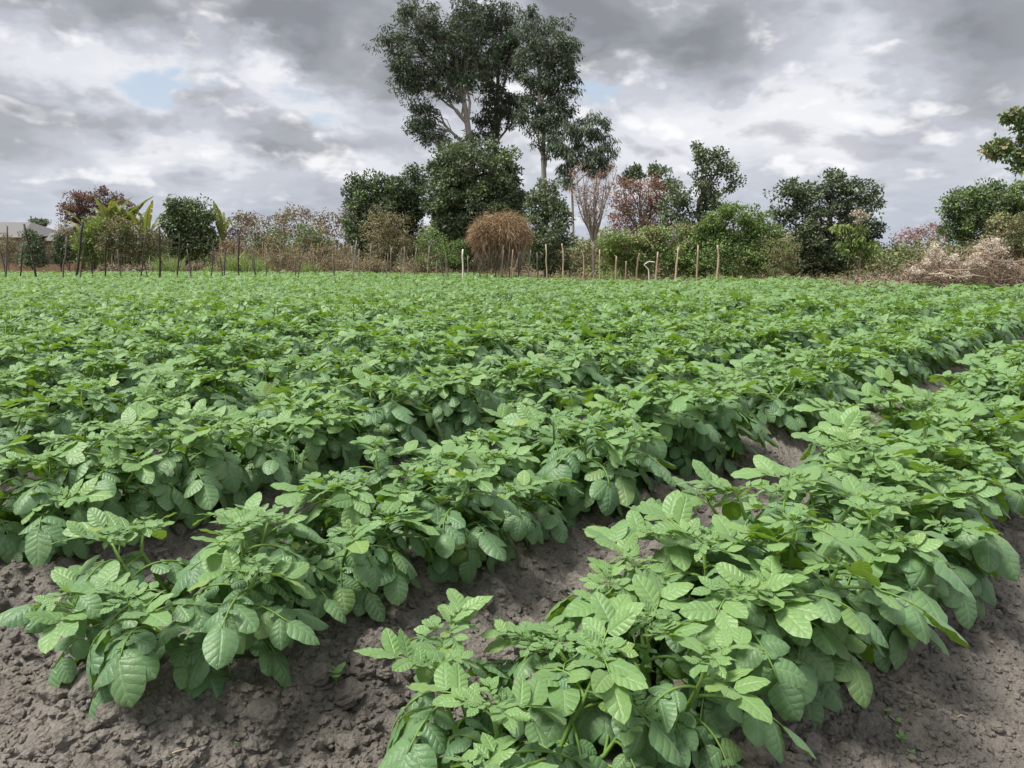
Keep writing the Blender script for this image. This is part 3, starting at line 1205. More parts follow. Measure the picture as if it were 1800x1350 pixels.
# tall gum trees ----------------------------------------------------
YG = 41.0
make_tree('gum_tree', 'tall gum tree with pale forked trunk and wide ragged crown', 'tree', 832, YG,
          [(745, 30, 55, 45), (700, 85, 40, 45), (790, 85, 62, 60), (735, 135, 50, 32), (815, 45, 40, 50), (800, 140, 48, 32), (750, 200, 40, 28, .5),
           (715, 145, 25, 22), (730, 225, 28, 20), (765, 245, 36, 16), (845, 110, 40, 50)], M_GUM, 101, per=5.6, nleaf=30, L=.26, Wd=.075, crad=.42, hang=.45,
          bark=M_BARK_PALE, trunk_r=.20, fork=.72, twig=.5, trunk_pts=[(829, 330), (826, 250), (820, 205), (816, 180), (806, 140), (800, 90)], shell=.3)
make_tree('gum_tree', 'slim gum tree with dark trunk, narrow crown between two wider gums', 'tree', 872, YG + 1.5,
          [(858, 35, 34, 38), (880, 70, 32, 50), (865, 135, 28, 45), (885, 180, 30, 32), (860, 205, 26, 30), (890, 25, 22, 26), (905, 95, 22, 55), (902, 195, 22, 40), (850, 235, 30, 18)], M_GUM, 102, per=6.0, nleaf=30, L=.26, Wd=.075,
          crad=.38, hang=.5, bark=M_BARK, trunk_r=.17, fork=.8, twig=.5, trunk_pts=[(872, 330), (870, 230), (876, 150), (872, 60)], shell=.25)
make_tree('gum_tree', 'tall gum tree with straight pale bare trunk and oval crown', 'tree', 956, YG - 1.0,
          [(940, 48, 36, 38), (975, 80, 42, 46), (940, 110, 36, 48), (985, 140, 38, 42), (950, 165, 40, 32), (975, 195, 42, 30), (935, 215, 32, 34), (968, 240, 34, 34), (1000, 100, 22, 40)],
          M_GUM, 103, per=5.8, nleaf=30, L=.26, Wd=.075, crad=.40, hang=.55, bark=M_BARK_PALE, trunk_r=.16, fork=.82, twig=.5,
          trunk_pts=[(957, 330), (955, 280), (955, 220), (948, 170), (950, 110)], shell=.3)
make_tree('gum_tree', 'shorter weeping gum tree with hanging foliage and thin pale trunk', 'tree', 1008, YG - 3,
          [(1045, 222, 26, 26), (1015, 240, 26, 36), (1060, 255, 20, 34), (1030, 275, 38, 26), (996, 285, 16, 40), (1052, 292, 26, 20), (985, 250, 14, 30)], M_GUM, 104, per=6.0, nleaf=34, L=.32, Wd=.06,
          crad=.34, hang=.85, bark=M_BARK_PALE, trunk_r=.075, fork=.9, twig=.5, trunk_pts=[(1008, 420), (1006, 340), (1002, 290), (1015, 240)], shell=.3)

# dense broadleaved trees ------------------------------------------
brown_low = lambda C, g: (g.uniform(0, 1, len(C)) < .25)
make_tree('evergreen_tree', 'large round dense dark green tree under the tall gums', 'tree', 835, 37.0,
          [(835, 300, 85, 52), (790, 345, 48, 60), (885, 345, 42, 55), (835, 375, 80, 60), (790, 420, 45, 45), (860, 425, 55, 48), (830, 455, 60, 25)], M_DARK, 111, per=9, nleaf=34, L=.17, Wd=.09,
          crad=.36, trunk_r=.22, second=(M_MID, brown_low, .7))
make_tree('evergreen_tree', 'dark green bushy tree with lumpy top left of the large round tree', 'tree', 680, 39.0,
          [(625, 345, 26, 36), (655, 335, 32, 28), (700, 340, 34, 32), (730, 330, 18, 45), (640, 395, 38, 35), (700, 400, 45, 40), (665, 430, 58, 34), (720, 370, 26, 34), (675, 370, 40, 30)], M_DARK, 112, per=9, nleaf=30, L=.17, Wd=.09,
          crad=.34, trunk_r=.16, second=(M_MID, brown_low, .6))
make_tree('evergreen_tree', 'pointed dark glossy tree standing close to the rusty straw heap', 'tree', 962, 29.0,
          [(960, 345, 26, 30), (945, 380, 28, 32), (980, 380, 26, 34), (960, 420, 42, 36), (965, 455, 42, 26)], M_DARK, 113, per=15, nleaf=34, L=.13, Wd=.065, crad=.24, trunk_r=.10)
make_tree('shrub', 'brown dead-leaved shrub in front of the lumpy dark tree', 'shrub', 680, 36.5,
          [(660, 395, 34, 30), (700, 405, 34, 32), (680, 435, 50, 26), (735, 440, 34, 24)], M_OLIVE, 114, per=9, nleaf=22, L=.12, Wd=.05, crad=.28, bark=M_TWIG, trunk_r=.06)
make_tree('shrub', 'olive shrub with thin foliage at the foot of the large round tree', 'shrub', 775, 34.0,
          [(760, 425, 30, 28), (800, 440, 30, 25), (770, 455, 45, 20)], M_MID, 115, per=10, nleaf=24, L=.12, Wd=.05, crad=.25, bark=M_TWIG, trunk_r=.05)

# bare and flowering trees right of the gums ------------------------
twig_tree('bare_tree', 'leafless vase-shaped tree with upright branches and salmon tips', 'tree', 1043, 29.0, 3.6, .20, 121, nstem=1, mat=M_TWIG_GREY, depth=0, r0=.09)
g_ = np.random.default_rng(122)
bt = [o for o in COL.objects if o.name == 'bare_tree'][0]
for ch in list(bt.children):
    bpy.data.objects.remove(ch)
b0 = np.array(bt.location)
ta, tipsE = Acc(), []
fk = at(1043, 425, 29.0 * YK)
V, Q, T = tube(bend(b0 - np.array([0, 0, .1]), fk, 7, .01, g_) - b0, np.linspace(.085, .06, 7), 8)
ta.add(V, Q, T, var=.5)
link('trunk', ta.mesh('trunk', M_TWIG_GREY), bt)
for k in range(15):
    la = Acc()
    tp = at(g_.uniform(1002, 1084), g_.uniform(296, 345), 29.0 * YK + g_.normal(0, .6))
    midp = fk * .5 + tp * .5 + np.array([(tp - fk)[0] * .05, 0, -.02])
    P = np.array([fk * (1 - t) ** 2 + 2 * midp * t * (1 - t) + tp * t * t for t in np.linspace(0, 1, 8)])
    P[1:-1] += g_.normal(0, .03, (6, 3))
    V, Q, T = tube(P - b0, np.linspace(.045, .010, 8), 5)
    la.add(V, Q, T, var=g_.uniform())
    for z in range(13):
        i = int(g_.integers(2, 8))
        e = P[i] + np.array([g_.normal(0, .22), g_.normal(0, .2), g_.uniform(.25, .75)])
        e[2] = min(e[2], tp[2] + .15)
        V, Q, T = tube(bend(P[i], e, 4, .04, g_) - b0, np.linspace(.014, .005, 4), 3)
        la.add(V, Q, T, var=g_.uniform())
        tipsE.append(e - b0)
    link('limb', la.mesh('limb', M_TWIG_GREY), bt)
ca = Acc()
E = np.array(tipsE)
leaves_at(ca, E, np.array([[.16, .16, .2]]) * np.ones((len(E), 1)), 10, .10, .03, g_, .3)
link('crown', ca.mesh('crown', M_SALMON, smooth=False), bt)

make_tree('flowering_tree', 'red-pink flowering tree mixed with brown twigs behind the bare tree', 'tree', 1120, 33.0,
          [(1095, 345, 30, 34), (1135, 335, 36, 24), (1155, 350, 26, 32), (1110, 385, 42, 30), (1150, 390, 34, 28)], M_PINK, 123, per=9, nleaf=18, L=.11, Wd=.05, crad=.28,
          bark=M_TWIG_GREY, trunk_r=.10, twig=.8, second=(M_OLIVE, lambda C, g: g.uniform(0, 1, len(C)) < .5, .9))
make_tree('evergreen_tree', 'flat-topped green tree peeping over the red-pink flowering tree', 'tree', 1140, 38.0,
          [(1120, 303, 22, 12), (1150, 303, 26, 11), (1100, 318, 14, 10), (1170, 325, 22, 14)], M_DARK, 124, per=14, nleaf=26, L=.16, Wd=.08, crad=.26, trunk_r=.10, shell=.2)
make_tree('evergreen_tree', 'dark tree with a tall loose ragged top between pink tree and green bush', 'tree', 1230, 32.0,
          [(1190, 345, 30, 30), (1200, 385, 40, 28), (1245, 290, 26, 30), (1232, 262, 12, 16), (1275, 290, 24, 26), (1290, 320, 16, 18), (1245, 335, 34, 30), (1250, 375, 40, 28)],
          M_DARK, 125, per=9.5, nleaf=26, L=.14, Wd=.075, crad=.26, trunk_r=.12, fork=.6, twig=.6, shell=.3)
twig_tree('bare_shrub', 'thin grey half-bare shrub showing over the big green bush', 'shrub', 1325, 33.0, 3.1, .45, 126, nstem=4, mat=M_TWIG_GREY, depth=2, r0=.03, tips=M_OLIVE, ntip=7, kids=5)

# green bushes behind the right-hand posts -----------------------
make_tree('bush', 'big rounded bright green bush behind the crooked pale posts', 'bush', 1295, 26.0,
          [(1290, 395, 55, 36), (1250, 430, 42, 40), (1335, 425, 38, 40), (1295, 455, 78, 36), (1365, 455, 26, 32), (1240, 465, 34, 26)], M_MID, 131, per=15, nleaf=34, L=.11, Wd=.05, crad=.25, bark=M_TWIG, trunk_r=.07,
          second=(M_LIGHT, lambda C, g: (C[:, 2] > 2.0) & (g.uniform(0, 1, len(C)) < .75), 1.0))
make_tree('bush', 'long low green bush with browned top behind the posts', 'bush', 1160, 26.5,
          [(1150, 425, 46, 26), (1205, 420, 40, 24), (1120, 445, 45, 28), (1180, 462, 60, 28), (1225, 460, 34, 30), (1110, 468, 40, 22)], M_MID, 132, per=14, nleaf=30, L=.11, Wd=.05, crad=.25, bark=M_TWIG, trunk_r=.06,
          second=(M_OLIVE, lambda C, g: (C[:, 2] > 1.55) & (g.uniform(0, 1, len(C)) < .7), 1.0))
make_tree('bush', 'small yellow-green bush beside the trunk of the bare tree', 'bush', 1085, 26.0,
          [(1080, 425, 30, 22), (1095, 440, 34, 22), (1075, 455, 22, 20)], M_LIGHT, 133, per=16, nleaf=30, L=.11, Wd=.05, crad=.22, bark=M_TWIG, trunk_r=.05)
make_tree('evergreen_tree', 'broad dark tree with open lumpy crown next to the big green bush', 'tree', 1450, 27.0,
          [(1385, 345, 26, 28), (1375, 385, 24, 24), (1415, 350, 30, 30), (1465, 340, 28, 26), (1465, 308, 11, 12), (1500, 345, 32, 32), (1535, 350, 18, 26), (1440, 395, 48, 40), (1505, 390, 38, 38),
           (1538, 410, 14, 26), (1430, 440, 50, 36), (1485, 448, 46, 36), (1440, 468, 60, 20)], M_DARK, 134, per=13, nleaf=30, L=.13, Wd=.07, crad=.24, trunk_r=.11, fork=.5, twig=.5, shell=.3)
make_tree('shrub', 'olive yellow shrub with drooping twigs by the broad dark tree', 'shrub', 1375, 24.5,
          [(1370, 440, 24, 28), (1395, 450, 22, 26), (1372, 470, 30, 16)], M_OLIVE, 135, per=16, nleaf=26, L=.11, Wd=.035, crad=.2, hang=.5, bark=M_TWIG, trunk_r=.05,
          second=(M_LIGHT, lambda C, g: g.uniform(0, 1, len(C)) < .5, 1.0))
make_tree('tall_weed', 'tall leafy weed topped by a pale dry flower plume', 'plant', 1510, 22.5,
          [(1480, 400, 13, 11), (1515, 408, 18, 18), (1495, 430, 22, 18), (1525, 440, 16, 22)], M_LIGHT, 136, per=22, nleaf=20, L=.20, Wd=.06, crad=.16, hang=.6, bark=M_TWIG, trunk_r=.03, twig=.8,
          trunk_pts=[(1512, 440), (1514, 400), (1516, 372)])
pl = [o for o in COL.objects if o.name.startswith('tall_weed')][-1]
pa = Acc()
pc = np.array([at(1510 + dx, 370 + dy, 22.5 * YK) for dx, dy in ((0, 0), (-10, 4), (8, 5), (2, 12), (14, 9), (-4, 20))]) - np.array(pl.location)
leaves_at(pa, pc, np.full((6, 3), .11), 60, .07, .03, np.random.default_rng(5), .5)
link('flower_plume', pa.mesh('flower_plume', M_FLUFF, smooth=False), pl)

make_tree('flowering_bush', 'pink flowering bush seen over the dry brush pile', 'bush', 1615, 31.0,
          [(1600, 412, 30, 14), (1635, 408, 24, 14)], M_PINK, 137, per=18, nleaf=18, L=.09, Wd=.04, crad=.2, bark=M_TWIG_GREY, trunk_r=.05, twig=.9)
make_tree('shrub', 'grey-brown scrubby shrub below the pink flowering bush', 'shrub', 1595, 27.0,
          [(1575, 440, 34, 18), (1620, 435, 30, 20), (1595, 455, 50, 18)], M_OLIVE, 138, per=15, nleaf=20, L=.09, Wd=.04, crad=.2, bark=M_TWIG_GREY, trunk_r=.04, twig=.9)
make_tree('evergreen_tree', 'fresh green tree with flat top behind the brush pile', 'tree', 1730, 25.0,
          [(1690, 360, 34, 34), (1740, 350, 40, 26), (1785, 345, 36, 26), (1680, 400, 26, 28), (1730, 400, 50, 36), (1790, 395, 45, 40)], M_MID, 139, per=14, nleaf=34, L=.12, Wd=.055, crad=.24, trunk_r=.11,
          second=(M_DARK, lambda C, g: g.uniform(0, 1, len(C)) < .45, 1.0))
make_tree('bush', 'brownish green rounded bush rising behind the dry brush pile', 'bush', 1775, 20.0,
          [(1775, 410, 48, 38), (1825, 405, 50, 45), (1750, 445, 45, 30), (1800, 455, 50, 30)], M_OLIVE, 140, per=22, nleaf=30, L=.085, Wd=.04, crad=.19, bark=M_TWIG, trunk_r=.06,
          second=(M_MID, lambda C, g: g.uniform(0, 1, len(C)) < .55, 1.0))
make_tree('broadleaf_tree', 'olive green tree reaching an open leafy limb out over the bush', 'tree', 1960, 21.0,
          [(1790, 212, 26, 16), (1765, 265, 32, 24), (1800, 285, 26, 18), (1830, 250, 40, 40), (1900, 190, 70, 60), (1960, 250, 70, 60), (2010, 170, 70, 60)], M_MID, 141, per=17, nleaf=26, L=.12, Wd=.07,
          crad=.2, trunk_r=.16, fork=.75, twig=.5, second=(M_OLIVE, lambda C, g: g.uniform(0, 1, len(C)) < .4, 1.0), shell=.3)

# left-hand side --------------------------------------------------
YL = 46.0
make_tree('flowering_tree', 'dark rust-red tree with spreading twigs behind the banana clump', 'tree', 165, YL + 3,
          [(135, 358, 28, 24), (175, 350, 36, 18), (210, 362, 28, 24), (160, 380, 38, 24), (125, 385, 18, 16)], M_RUST, 151, per=7, nleaf=22, L=.15, Wd=.07, crad=.34, bark=M_BARK, trunk_r=.16, twig=.9,
          second=(M_PINK, lambda C, g: g.uniform(0, 1, len(C)) < .22, .6))
make_tree('evergreen_tree', 'round dark green tree between two banana clumps', 'tree', 330, YL - 2,
          [(320, 365, 26, 20), (345, 375, 28, 24), (305, 390, 24, 26), (335, 405, 42, 28), (325, 430, 36, 26), (355, 425, 30, 24)], M_DARK, 152, per=8, nleaf=34, L=.19, Wd=.09, crad=.36, trunk_r=.14, second=(M_MID, brown_low, .8))
make_tree('shrub', 'small dark upright shrub in front of the house wall', 'shrub', 56, 42.0,
          [(56, 425, 15, 20), (62, 450, 17, 22), (48, 455, 12, 16)], M_DARK, 153, per=13, nleaf=32, L=.15, Wd=.07, crad=.26, trunk_r=.05)
make_tree('shrub', 'narrow dark shrub beside the corner of the house', 'shrub', 108, 43.0,
          [(106, 425, 14, 14), (107, 450, 9, 20), (122, 440, 10, 18)], M_DARK, 154, per=13, nleaf=30, L=.15, Wd=.07, crad=.24, trunk_r=.05)
make_tree('shrub', 'thin brown shrub covering the left part of the house wall', 'shrub', 15, 43.0,
          [(5, 440, 22, 20), (28, 450, 20, 18), (15, 425, 14, 14)], M_OLIVE, 163, per=9, nleaf=20, L=.13, Wd=.05, crad=.26, trunk_r=.05, bark=M_TWIG, twig=.9)
make_tree('bush', 'low bright green bush under the banana leaves', 'bush', 165, 42.0,
          [(165, 440, 24, 22), (148, 420, 20, 24), (170, 400, 22, 22)], M_LIGHT, 155, per=10, nleaf=28, L=.16, Wd=.07, crad=.3, trunk_r=.05)
make_tree('acacia_tree', 'small flat-topped acacia far behind the house', 'tree', 68, 90.0, [(66, 391, 14, 4), (60, 394, 10, 4), (76, 393, 8, 4)], M_DARK, 156, per=6, nleaf=16, L=.3, Wd=.16, crad=.4,
          trunk_r=.15, twig=.6)
make_tree('shrub', 'yellowish tangled shrub at the foot of the tall banana plants', 'shrub', 210, 41.5,
          [(195, 425, 30, 26), (235, 430, 34, 28), (270, 425, 26, 30), (215, 400, 26, 22)], M_OLIVE, 161, per=9, nleaf=24, L=.17, Wd=.05, crad=.3, trunk_r=.05, second=(M_LIGHT, brown_low, 1.0))
make_tree('shrub', 'reddish brown scrub between the house and the banana clump', 'shrub', 125, 44.0,
          [(118, 415, 18, 24), (135, 440, 22, 26), (100, 445, 20, 20)], M_OLIVE, 162, per=9, nleaf=22, L=.13, Wd=.05, crad=.26, trunk_r=.05, bark=M_TWIG, twig=.9, second=(M_RUST, brown_low, 1.0))
twig_tree('bare_shrub', 'sparse leafy-tipped shrub poking above the brown thicket', 'shrub', 480, 42.0, 3.9, .42, 157, nstem=6, mat=M_TWIG_GREY, depth=2, r0=.035, tips=M_MID, ntip=7, tipL=.15, tipW=.08, kids=5, tiprad=.16)
twig_tree('bare_shrub', 'pinkish bare shrub right of the leafy-tipped one', 'shrub', 562, 42.0, 3.0, .5, 158, nstem=8, mat=M_TWIG, depth=2, r0=.03, tips=M_SALMON, ntip=9, tipL=.11, tipW=.05, kids=6, tiprad=.16)
twig_tree('bare_shrub', 'dry shrub with a few red flowers beside the second banana clump', 'shrub', 425, 43.0, 3.2, .5, 159, nstem=7, mat=M_TWIG, depth=2, r0=.03, tips=M_PINK, ntip=6, tipL=.12, tipW=.06, kids=5, tiprad=.16)
make_tree('shrub', 'dull green shrub inside the brown thicket', 'shrub', 545, 41.0, [(540, 415, 26, 22), (560, 440, 34, 24), (520, 440, 24, 20)], M_MID, 160, per=8, nleaf=22, L=.14, Wd=.06, crad=.3, trunk_r=.05)

# brown thicket: leaning dry canes ---------------------------------
tg = np.random.default_rng(170)
for q, (px, Y, h, lean, lab) in enumerate([
        (410, 40.5, 2.9, .2, 'tangle of brown dry canes beside the second banana clump'),
        (455, 40.0, 3.3, .35, 'leaning dry cane thicket below the leafy-tipped shrub'),
        (505, 39.5, 3.4, .55, 'dry canes bent sharply sideways in the brown thicket'),
        (560, 39.0, 3.2, .4, 'dense dry cane thicket below the pinkish bare shrub'),
        (610, 38.0, 2.6, .3, 'dry cane thicket at the edge of the lumpy dark tree'),
        (735, 34.0, 1.7, .1, 'low brown thicket between the lumpy dark tree and the large round one'),
        (655, 35.5, 1.6, .2, 'low dry twigs under the brown dead-leaved shrub')]):
    twig_tree('dry_thicket', lab, 'thicket', px, Y, h, .55, 171 + q, nstem=26, mat=M_TWIG, depth=2, r0=.022, lean=lean, tips=M_OLIVE, ntip=3, tipL=.10, tipW=.035, arch=1.2, kids=3)
for q, (px, Y, h, lab) in enumerate([
        (1420, 22.8, .95, 'bare pale twigs at the foot of the broad dark tree'),
        (1465, 22.6, .9, 'brown dead twigs below the tall leafy weed'),
        (1375, 22.8, .8, 'bare twigs under the olive yellow shrub'),
        (1010, 25.5, .9, 'dry brown scrub at the foot of the pointed dark tree'),
        (1060, 25.5, .8, 'dry brown scrub round the trunk of the bare tree')]):
    twig_tree('dry_scrub', lab, 'scrub', px, Y, h, .8, 190 + q, nstem=16, mat=M_TWIG, depth=2, r0=.014, arch=1.5, kids=3, tips=M_OLIVE, ntip=2, tipL=.06, tipW=.03)

# rusty straw heap ---------------------------------------------------
sg = np.random.default_rng(210)
YS = 25.5 * YK
hb = np.array([gx(882, YS), YS, gzv(gx(882, YS), YS)])
heap = link('straw_heap', None)
heap.location = hb
tag(heap, 'ragged heap of rusty dry straw draped high over thin stakes', 'straw heap')
hl = plobes([(868, 402, 30, 20, 0), (905, 408, 26, 28, .1), (850, 412, 18, 22, -.1), (886, 414, 34, 18, 0), (892, 394, 24, 14, .1)], YS, sg, .9)
sa = Acc()
for k in range(26000):
    c, r = hl[int(sg.integers(len(hl)))]
    d = norm(sg.normal(0, 1, 3))
    p = c + d * r * sg.uniform(.45, 1.0) ** .6 * (1 + .16 * math.sin(5 * d[0] + 3 * d[2])) + sg.normal(0, .075, 3)
    v = norm(np.array([.55 * sg.choice([-1, 1], p=[.6, .4]), sg.normal(0, .5), -.35]) + .8 * d + sg.normal(0, .75, 3))
    Ls = sg.uniform(.12, .46)
    w = sg.uniform(.003, .0075)
    s_ = norm(np.cross(v, sg.normal(0, 1, 3))) * w
    p1 = p + v * Ls * .55 + np.array([0, 0, -.02])
    p2 = p1 + norm(v + np.array([0, 0, -.8])) * Ls * .45
    sa.add(np.array([p - s_, p + s_, p1 - s_ * .8, p1 + s_ * .8, p2]) - hb, Q=[(0, 1, 3, 2)], T=[(2, 3, 4)],
           var=np.clip(sg.normal(.45 + .25 * d[2], .22), 0, .99))
ha = Acc()
for k in range(650):     # dead stalks hanging under the heap
    p = at(sg.uniform(838, 925), sg.uniform(425, 450), YS + sg.normal(.2, .5))
    Ls = sg.uniform(.3, 1.2)
    w = sg.uniform(.005, .010)
    v = norm(np.array([sg.normal(-.1, .35), sg.normal(0, .25), -1]))
    s_ = norm(np.cross(v, sg.normal(0, 1, 3))) * w
    q_ = p + v * Ls
    q_[2] = max(q_[2], .05)
    ha.add(np.array([p - s_, p + s_, q_]) - hb, T=[(0, 1, 2)], var=sg.uniform(0, 1))
tag(link('hanging_stalks', ha.mesh('hanging_stalks', M_DEADLEAF, smooth=False), heap), kind='stuff')
tag(link('straw', sa.mesh('straw', M_STRAW, smooth=False), heap), kind='stuff')

# brush pile -----------------------------------------------------------
bg_ = np.random.default_rng(220)
YB = 21.0
pb0 = np.array([gx(1690, YB), YB, gzv(gx(1690, YB), YB)])
pile = link('brush_pile', None)
pile.location = pb0
tag(pile, 'long pile of cut dry brush with pale fluffy seed heads', 'brush pile')
ta, gr, ps = Acc(), [], Acc()


def pile_top(px):
    return float(np.interp(px, [1480, 1540, 1600, 1660, 1720, 1800, 1900], [.16, .34, .70, 1.12, 1.22, 1.0, 1.0])) * (1 + .22 * math.sin(px * .055) + .12 * math.sin(px * .17))


def pile_pt(px, Y, z):
    x = gx(px, Y)
    return np.array([x, Y, gzv(x, Y) + .04 + z])


for k in range(2600):
    px = bg_.uniform(1470, 1900)
    Y = YB + bg_.uniform(-.5, 1.8) - (px - 1690) / F * 2.2
    zz = bg_.uniform(0, 1) ** .8 * pile_top(px)
    p = pile_pt(px, Y, zz)
    v = norm(np.array([bg_.normal(-.45, 1), bg_.normal(0, .6), bg_.normal(.1, .45)]))
    Ls = bg_.uniform(.2, .9)
    P = np.array([p, p + v * Ls * .5 + bg_.normal(0, .05, 3), p + v * Ls + np.array([0, 0, -.14 * Ls])])
    P[:, 2] = np.maximum(P[:, 2], .1)
    r = bg_.uniform(.003, .009)
    V, Q, T = tube(P - pb0, [r, r * .8, r * .4], 3)
    ta.add(V, Q, T, var=bg_.uniform())
    if bg_.random() < .55:
        gr.append(P[1] - pb0)
tag(link('dry_sticks', ta.mesh('dry_sticks', M_TWIG, smooth=False), pile), kind='stuff')
for k in range(26):           # pale cut stems thrown on top
    px = bg_.uniform(1560, 1860)
    Y = YB - .6 - (px - 1690) / F * 2.2
    p = pile_pt(px, Y, pile_top(px) * bg_.uniform(.35, 1.0))
    v = norm(np.array([bg_.normal(.9, .5), bg_.normal(0, .25), bg_.normal(-.35, .3)]))
    P = bend(p, p + v * bg_.uniform(.7, 1.5), 5, .03, bg_)
    P[:, 2] = np.maximum(P[:, 2], .12)
    V, Q, T = tube(P - pb0, np.linspace(.022, .009, 5), 5)
    link('stem', Acc().add(V, Q, T, var=bg_.uniform(.5, 1)).mesh('stem', M_TWIG), pile)
fa = Acc()
HC = []
for k in range(85):
    px = bg_.choice([bg_.normal(1620, 22), bg_.normal(1690, 30), bg_.normal(1740, 30), bg_.uniform(1530, 1800)], p=[.3, .35, .15, .2])
    Y = YB + bg_.uniform(-.6, .8) - (px - 1690) / F * 2.2
    HC.append(pile_pt(px, Y, pile_top(px) * bg_.uniform(.62, 1.12)) - pb0)
leaves_at(fa, np.array(HC), np.array([[.13, .12, .10]]) * bg_.uniform(.6, 1.3, (85, 1)), 80, .055, .026, bg_, .25)
tag(link('seed_heads', fa.mesh('seed_heads', M_FLUFF, smooth=False), pile), kind='stuff')
fa = Acc()
E = np.array(gr)
leaves_at(fa, E, np.full((len(E), 3), .14), 13, .075, .034, bg_, .1)
tag(link('dry_leaves', fa.mesh('dry_leaves', M_DEADLEAF, smooth=False), pile), kind='stuff')

# banana clumps ---------------------------------------------------------
def banana(px, Y, h, nl, seed, label):
    Y, h = Y * YK, h * YK * 1.2
    g = np.random.default_rng(seed)
    bx = gx(px, Y)
    b = np.array([bx, Y, gzv(bx, Y)])
    root = link('banana_plant', None)
    root.location = b
    tag(root, label, 'banana plant', 'banana plants at the field edge')
    sh = h * .50
    V, Q, T = tube(bend(np.array([0, 0, -.1]), np.array([g.normal(0, .1), g.normal(0, .1), sh]), 5, .01, g), np.linspace(.13, .08, 5), 8)
    link('trunk', Acc().add(V, Q, T, var=.4).mesh('trunk', M_DEADLEAF), root)
    for k in range(nl):
        az = k * 2.4 + g.uniform(-.4, .4)
        el = g.uniform(1.05, 1.52)
        L = g.uniform(1.3, 2.1) * h / 3.2
        n = 9
        ang = el - (el + g.uniform(-.3, .6)) * np.linspace(0, 1, n) ** 2.2
        st = L / (n - 1)
        yy = np.concatenate([[0], np.cumsum(np.cos(ang[:-1]) * st)])
        zz = np.concatenate([[0], np.cumsum(np.sin(ang[:-1]) * st)]) + sh * g.uniform(.85, 1.0)
        f = np.linspace(0, 1, n)
        wd = .13 * h / 3.2 * np.clip(np.sin(np.clip((f - .12) / .88, 0, 1) * math.pi) ** .5, .03, 1)
        a = Acc()
        dirv = np.array([math.cos(az), math.sin(az), 0])
        sd = np.array([-math.sin(az), math.cos(az), 0])
        mid = dirv[None] * yy[:, None] + np.array([0, 0, 1.0])[None] * zz[:, None]
        V, Q, T = tube(mid, np.linspace(.022, .006, n), 4)
        a.add(V, Q, T, var=.8)
        for i in range(n - 1):
            for sgn in (-1, 1):          # torn strips along both sides of the midrib
                j = g.normal(0, .02, (2, 3))
                dr = np.array([0, 0, -g.uniform(.15, .6)])
                e0_ = mid[i] + sd * sgn * wd[i] + dr * wd[i] + j[0]
                e1_ = mid[i + 1] + sd * sgn * wd[i + 1] + dr * wd[i + 1] + j[1] - (mid[i + 1] - mid[i]) * g.uniform(0, .18)
                a.add(np.array([mid[i], mid[i + 1], e1_, e0_]), Q=[(0, 1, 2, 3)], var=g.uniform())
        link('leaf', a.mesh('leaf', M_BANANA, smooth=False), root)
    for k in range(5):
        az = g.uniform(0, 6.3)
        p0 = np.array([0, 0, sh * g.uniform(.6, .95)])
        o_ = np.array([math.cos(az), math.sin(az), 0])
        P = np.array([p0, p0 + o_ * .35 + np.array([0, 0, .1]), p0 + o_ * .6 + np.array([0, 0, -.5]), p0 + o_ * .65 + np.array([0, 0, -min(1.2, sh * .7)])])
        V, Q, T = tube(P, [.03, .05, .07, .03], 4)
        link('dead_leaf', Acc().add(V, Q, T, var=g.uniform()).mesh('dead_leaf', M_DEADLEAF, smooth=False), root)


for q, (px, Y, h, nl, lab) in enumerate([
        (165, 44.0, 3.3, 11, 'yellow-green banana plant nearest the rust-red tree'),
        (200, 43.0, 3.7, 12, 'tall banana plant in the middle of the yellow-green clump'),
        (228, 43.5, 3.9, 12, 'tallest banana plant of the yellow-green clump, leaves upright'),
        (262, 43.0, 3.6, 11, 'banana plant beside the round dark green tree, dead leaves hanging'),
        (395, 44.0, 3.5, 7, 'lone banana plant with upright leaves past the round dark green tree')]):
    banana(px, Y, h, nl, 230 + q, lab)

# dead brush under the bananas
for q, (px, Y, h, lab) in enumerate([(205, 41.0, 1.5, 'heap of dead banana leaves and twigs under the tall banana plants'),
                                     (255, 40.5, 1.4, 'dark heap of dead stalks beside the green reeds'),
                                     (345, 41.0, 1.5, 'grey dead brush under the round dark green tree')]):
    twig_tree('dead_brush', lab, 'brush', px, Y, h, .9, 245 + q, nstem=26, mat=M_DEADLEAF, depth=2, r0=.035, arch=2.0, kids=3, tips=M_DEADLEAF, ntip=4, tipL=.2, tipW=.06)


# reeds and grass tufts ----------------------------------------------------
def tuft(px, Y, h, w, n, seed, label, mat=None, group=None):
    Y, h, w, n = Y * YK, h * YK * 1.35, w * YK, int(n * 1.6)
    g = np.random.default_rng(seed)
    bx = gx(px, Y)
    b = np.array([bx, Y, gzv(bx, Y)])
    a = Acc()
    for k in range(n):
        p = np.array([g.normal(0, w), g.normal(0, w * .6), 0])
        d = norm(np.array([g.normal(0, .28), g.normal(0, .28), 1]))
        L = h * g.uniform(.6, 1.1)
        s_ = norm(np.array([g.normal(), g.normal(), 0])) * g.uniform(.010, .020) * (h / .9) ** .5
        p1 = p + d * L * .6
        p2 = p1 + norm(d + np.array([g.normal(0, .5), g.normal(0, .5), -.35])) * L * .4
        a.add(np.array([p - s_, p + s_, p1 - s_ * .8, p1 + s_ * .8, p2]), Q=[(0, 1, 3, 2)], T=[(2, 3, 4)], var=g.uniform())
    o = link('grass_tuft', a.mesh('grass_tuft', mat or M_GREENG, smooth=False))
    o.location = b
    tag(o, label, 'grass tuft', group)


